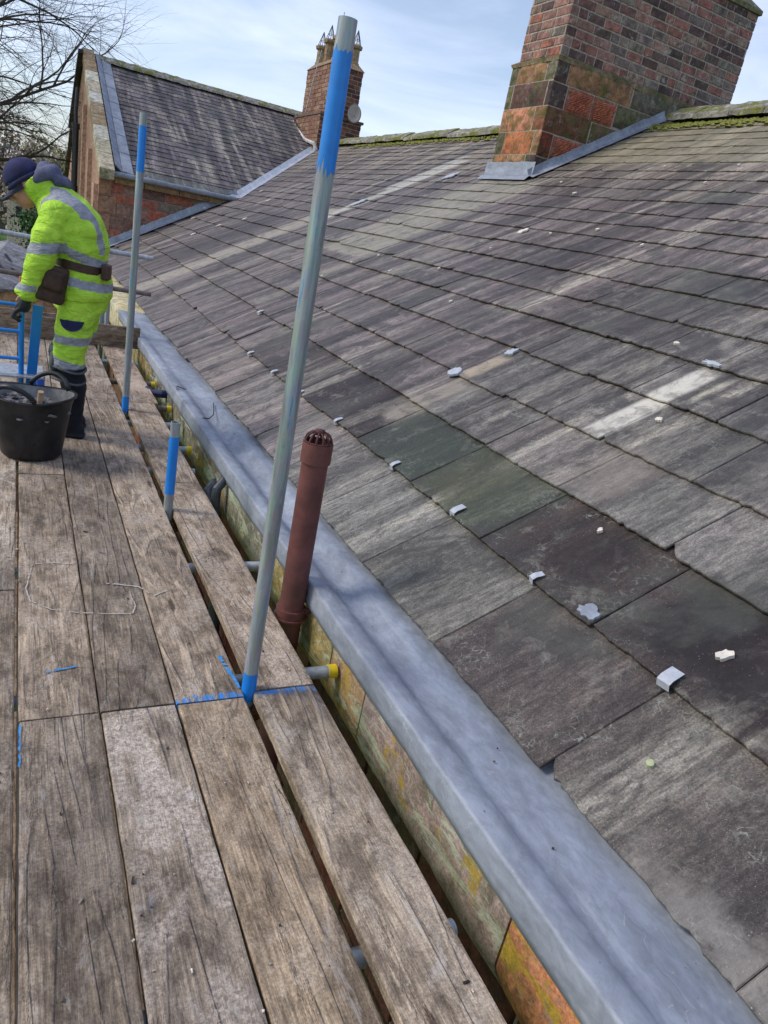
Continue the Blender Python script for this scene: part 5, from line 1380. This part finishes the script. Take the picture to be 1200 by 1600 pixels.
# the limbs reach into the frame from the left
Yt = 24
bare_tree((-4.2, Yt, -5), [((-4.2, Yt, 0), (.35, Yt-1, 6.0), .075), ((-4.2, Yt, 0), (1.15, Yt, 3.9), .075), ((-4.2, Yt, .0), (-.5, Yt+.5, 2.6), .075), ((-4.2, Yt, -.2), (.5, Yt, 1.9), .075), ((-4.2, Yt, .0), (-.2, Yt-1, 7.2), .075),
                          ((-4.2, Yt, 0), (-3.5, Yt+2, 8), .2), ((-4.2, Yt, 0), (-8, Yt, 6), .2), ((-4.2, Yt, 0), (-5, Yt-3, 7), .2)], 3, 'large bare winter tree whose fine branches reach in from the left edge against the sky')

def leafy(name, base, H_, Rr, label, cols, seed, n=2600, leaf=.22, trunk_h=2.0, group=None, squash=1.0, cat='tree'):
    rnd = random.Random(seed); base = Vector(base); root = empty(name, base); tag(root, label, cat, group); bpy.context.view_layer.update()
    m = MB(); m.path([base, base+Vector((.1, 0, trunk_h)), base+Vector((0, .1, H_*.75))], [Rr*.10, Rr*.08, Rr*.02], 8)
    cen = []
    for k in range(16):
        a = rnd.uniform(0, 2*PI); rr_ = Rr*rnd.uniform(.15, .75); z = trunk_h+(H_-trunk_h)*rnd.uniform(.1, .92); fall = 1-.55*((z-trunk_h)/(H_-trunk_h))
        c = base+Vector((rr_*math.cos(a)*fall, rr_*math.sin(a)*fall, z)); cen.append((c, Rr*rnd.uniform(.25, .45)))
        m.path([base+Vector((0, 0, z*.6)), base.lerp(c, .6)+Vector((0, 0, z*.15)), c], [Rr*.03, Rr*.02, Rr*.008], 5)
    cr = MB()
    for i in range(n):
        c, r_ = rnd.choice(cen); d = Vector((rnd.gauss(0, 1), rnd.gauss(0, 1), rnd.gauss(0, 1)))
        if d.length < .01: continue
        d.normalize(); p = c+Vector((d.x*r_, d.y*r_, d.z*r_*squash))*rnd.uniform(.55, 1.08)
        s = leaf*rnd.uniform(.5, 1.2); u = Vector((rnd.gauss(0, 1), rnd.gauss(0, 1), rnd.gauss(0, 1))).normalized(); v = u.cross(d+Vector((.01, 0, 0))).normalized()
        cr.add([p-u*s*.5, p+v*s*.35, p+u*s*.6, p-v*s*.3], [(0, 1, 2, 3)], jit(rnd.choice(cols), .3))
    t = D.materials.get('leaves')
    if not t:
        q = NT('leaves', .8, 0, .2); t = q.done(q.attr('tint'), .8)
    for o in (m.build('trunk', bark2, None), cr.build('crown', t, None, tints=True)): o.parent = root; o.matrix_parent_inverse = root.matrix_world.inverted()
BR = [(.36, .28, .22), (.42, .34, .27), (.30, .25, .20), (.34, .30, .21)]
OL = [(.32, .29, .15), (.40, .35, .19), (.25, .24, .12)]
GN = [(.015, .045, .012), (.03, .09, .018), (.05, .14, .025)]
k = 0
for (x, y, h, r, cols, lab) in [(-7.5, 80, 10.5, 5, BR, 'leafless brown tree at the left end of the distant wood'), (-1.5, 88, 10.8, 5, BR, 'brown tree of the distant wood just left of the capped head'), (2.6, 84, 10.2, 4.2, OL, 'olive-topped tree rising above the hood of the worker'),
                                (6.0, 90, 9.6, 5, BR, 'low brown tree of the distant wood beside the downpipe'), (12, 92, 9.5, 5.5, BR, 'brown distant tree partly behind the gable wing'), (-14, 85, 10, 6, BR, 'outlying brown tree beyond the left edge'), (.6, 70, 8.3, 3.4, BR, 'nearer brown scrubby tree behind the worker')]:
    leafy('distant_tree', (x, y, -4.9), h, r, lab, cols, 100+k, 3200, .42, 2.2, 'distant wood behind the worker'); k += 1
leafy('conifer_hedge', (-1.5, 30, -5), 5.6, 1.6, 'dark green evergreen bush below the peak of the cap', GN, 201, 4200, .14, .3, None, 1.0, 'bush')
leafy('conifer_hedge', (-2.6, 27, -5), 4.6, 1.5, 'brighter green low bush at the left edge above the guard rail', [(.03, .10, .015), (.05, .16, .02)], 202, 3600, .12, .2, None, 1.0, 'bush')
leafy('conifer_hedge', (.6, 40, -5), 5.4, 1.8, 'dark evergreen behind the shoulder of the worker', GN, 203, 3600, .16, .3, None, 1.0, 'bush')

# little beige garden building
def lodge():
    r_ = empty('garden_building', (.0, 66, -5)); tag(r_, 'small beige stone building in the garden seen past the chin of the worker', 'building'); bpy.context.view_layer.update()
    m = MB(); m.box((-.05, 66, -2.6), (1.5, 2.0, 5.0), col=srgb(190, 170, 148), ch=.03); o = m.build('wall', M_RUBBLE, None, tints=True); sp(o, r_)
    m = MB(); m.add([(-.95, 64.8, -.1), (.85, 64.8, -.1), (.85, 67.2, -.1), (-.95, 67.2, -.1), (-.05, 66, .5)], [(0, 1, 4), (1, 2, 4), (2, 3, 4), (3, 0, 4), (3, 2, 1, 0)], srgb(150, 140, 130)); o = m.build('roof', M_SLATE2, None, tints=True); sp(o, r_)
    m = MB(); m.box((.0, 64.98, -1.6), (.4, .06, .8), ch=.01); sp(m.build('window', M_BLK, None), r_)
lodge()
# low stone bay with a slate roof just beyond the scaffold end
def bay():
    r_ = empty('stone_bay', (-.3, 11.6, -5)); tag(r_, 'low stone bay with slotted grey pyramid roof beyond the guard rails', 'bay'); bpy.context.view_layer.update()
    c = Vector((-.12, 12.2, 0)); rot = Matrix.Rotation(R(28), 3, 'Z'); h = .95
    def Q(x, y, z): v = rot @ Vector((x, y, 0)); return Vector((c.x+v.x, c.y+v.y, z))
    m = MB()
    m.add([Q(-h, -h, -5), Q(h, -h, -5), Q(h, h, -5), Q(-h, h, -5), Q(-h, -h, .0), Q(h, -h, .0), Q(h, h, .0), Q(-h, h, .0)], [(0, 1, 5, 4), (1, 2, 6, 5), (2, 3, 7, 6), (3, 0, 4, 7)], (.3, .24, .18), 1)
    for a, b in ((Q(-h, -h, -5), Q(h, -h, -5)), (Q(-h, h, -5), Q(-h, -h, -5))):
        u = (b-a).normalized(); masonry(m, a, u, (0, 0, 1), 2*h, 4.98, .26, .5, [srgb(196, 160, 124), srgb(176, 140, 108), srgb(160, 130, 104)], random.Random(3), .02, .012, jitter=.2)
    sp(m.build('wall', [M_RUBBLE, M_MORTAR], None, tints=True), r_)
    e = h+.08; m = MB(); m.add([Q(-e, -e, -.02), Q(e, -e, -.02), Q(e, e, -.02), Q(-e, e, -.02), Q(0, 0, .52), Q(-e, -e, -.05), Q(e, -e, -.05), Q(e, e, -.05), Q(-e, e, -.05)],
                              [(0, 1, 4), (1, 2, 4), (2, 3, 4), (3, 0, 4), (5, 6, 1, 0), (6, 7, 2, 1), (7, 8, 3, 2), (8, 5, 0, 3)], srgb(124, 126, 132))
    ro = sp(m.build('roof', M_SLATE2, None, tints=True), r_); bpy.context.view_layer.update()
    m = MB(); A, B_, T_ = Q(-e, -e, -.02), Q(e, -e, -.02), Q(0, 0, .52); nrm = (B_-A).cross(T_-A).normalized(); uu = (B_-A).normalized(); vv = nrm.cross(uu)
    for (p, q) in ((.45, .42), (.60, .36), (.75, .30), (.95, .22), (.80, .62), (1.05, .55)):
        o_ = A+uu*p+vv*q+nrm*.012; m.add([o_-uu*.02, o_+uu*.02, o_+uu*.02+vv*.17, o_-uu*.02+vv*.17], [(0, 1, 2, 3)])
        o2 = o_+nrm*.006; m.add([o_-uu*.02, o2-uu*.02, o2-uu*.02+vv*.17, o_-uu*.02+vv*.17], [(0, 1, 2, 3)])
    sp(m.build('roof_slot', M_BLK, None), ro)
bay()

# grit, splinters and slate crumbs scattered over the boards and the gutter
def debris():
    rr = random.Random(77); m = MB()
    for k in range(230):
        y = .4+7*rr.random()**1.6; x = rr.uniform(-.2, .94)
        if .68 < x < .745 or x > .93: continue
        s_ = rr.uniform(.0015, .004) if rr.random() < .9 else rr.uniform(.004, .007); L = s_*rr.choice([1, 1, 1.5, 3])
        m.box((x, y, .0035), (s_, L, .003), Matrix.Rotation(rr.uniform(0, 3.1), 3, 'Z'), col=jit(rr.choice([srgb(190, 180, 165), srgb(70, 62, 56), srgb(60, 52, 46), srgb(150, 140, 128)]), .2))
    o = m.build('debris', M_RUBBLE, None, tints=True); tag(o, 'fine grit and splinters scattered over the scaffold boards', 'debris', kind='stuff')
    m = MB()
    for k in range(24):
        y = .6+5*rr.random(); x = rr.uniform(1.14, 1.40); s_ = rr.uniform(.002, .006)
        m.box((x, y, .122 if y < 1.6 else .110), (s_, s_*1.4, .004), Matrix.Rotation(rr.uniform(0, 3.1), 3, 'Z'), col=jit(rr.choice([srgb(60, 54, 50), srgb(110, 100, 92)]), .2))
    o = m.build('debris', M_RUBBLE, None, tints=True); tag(o, 'dark grit lying on the lead gutter', 'debris', kind='stuff')
debris()
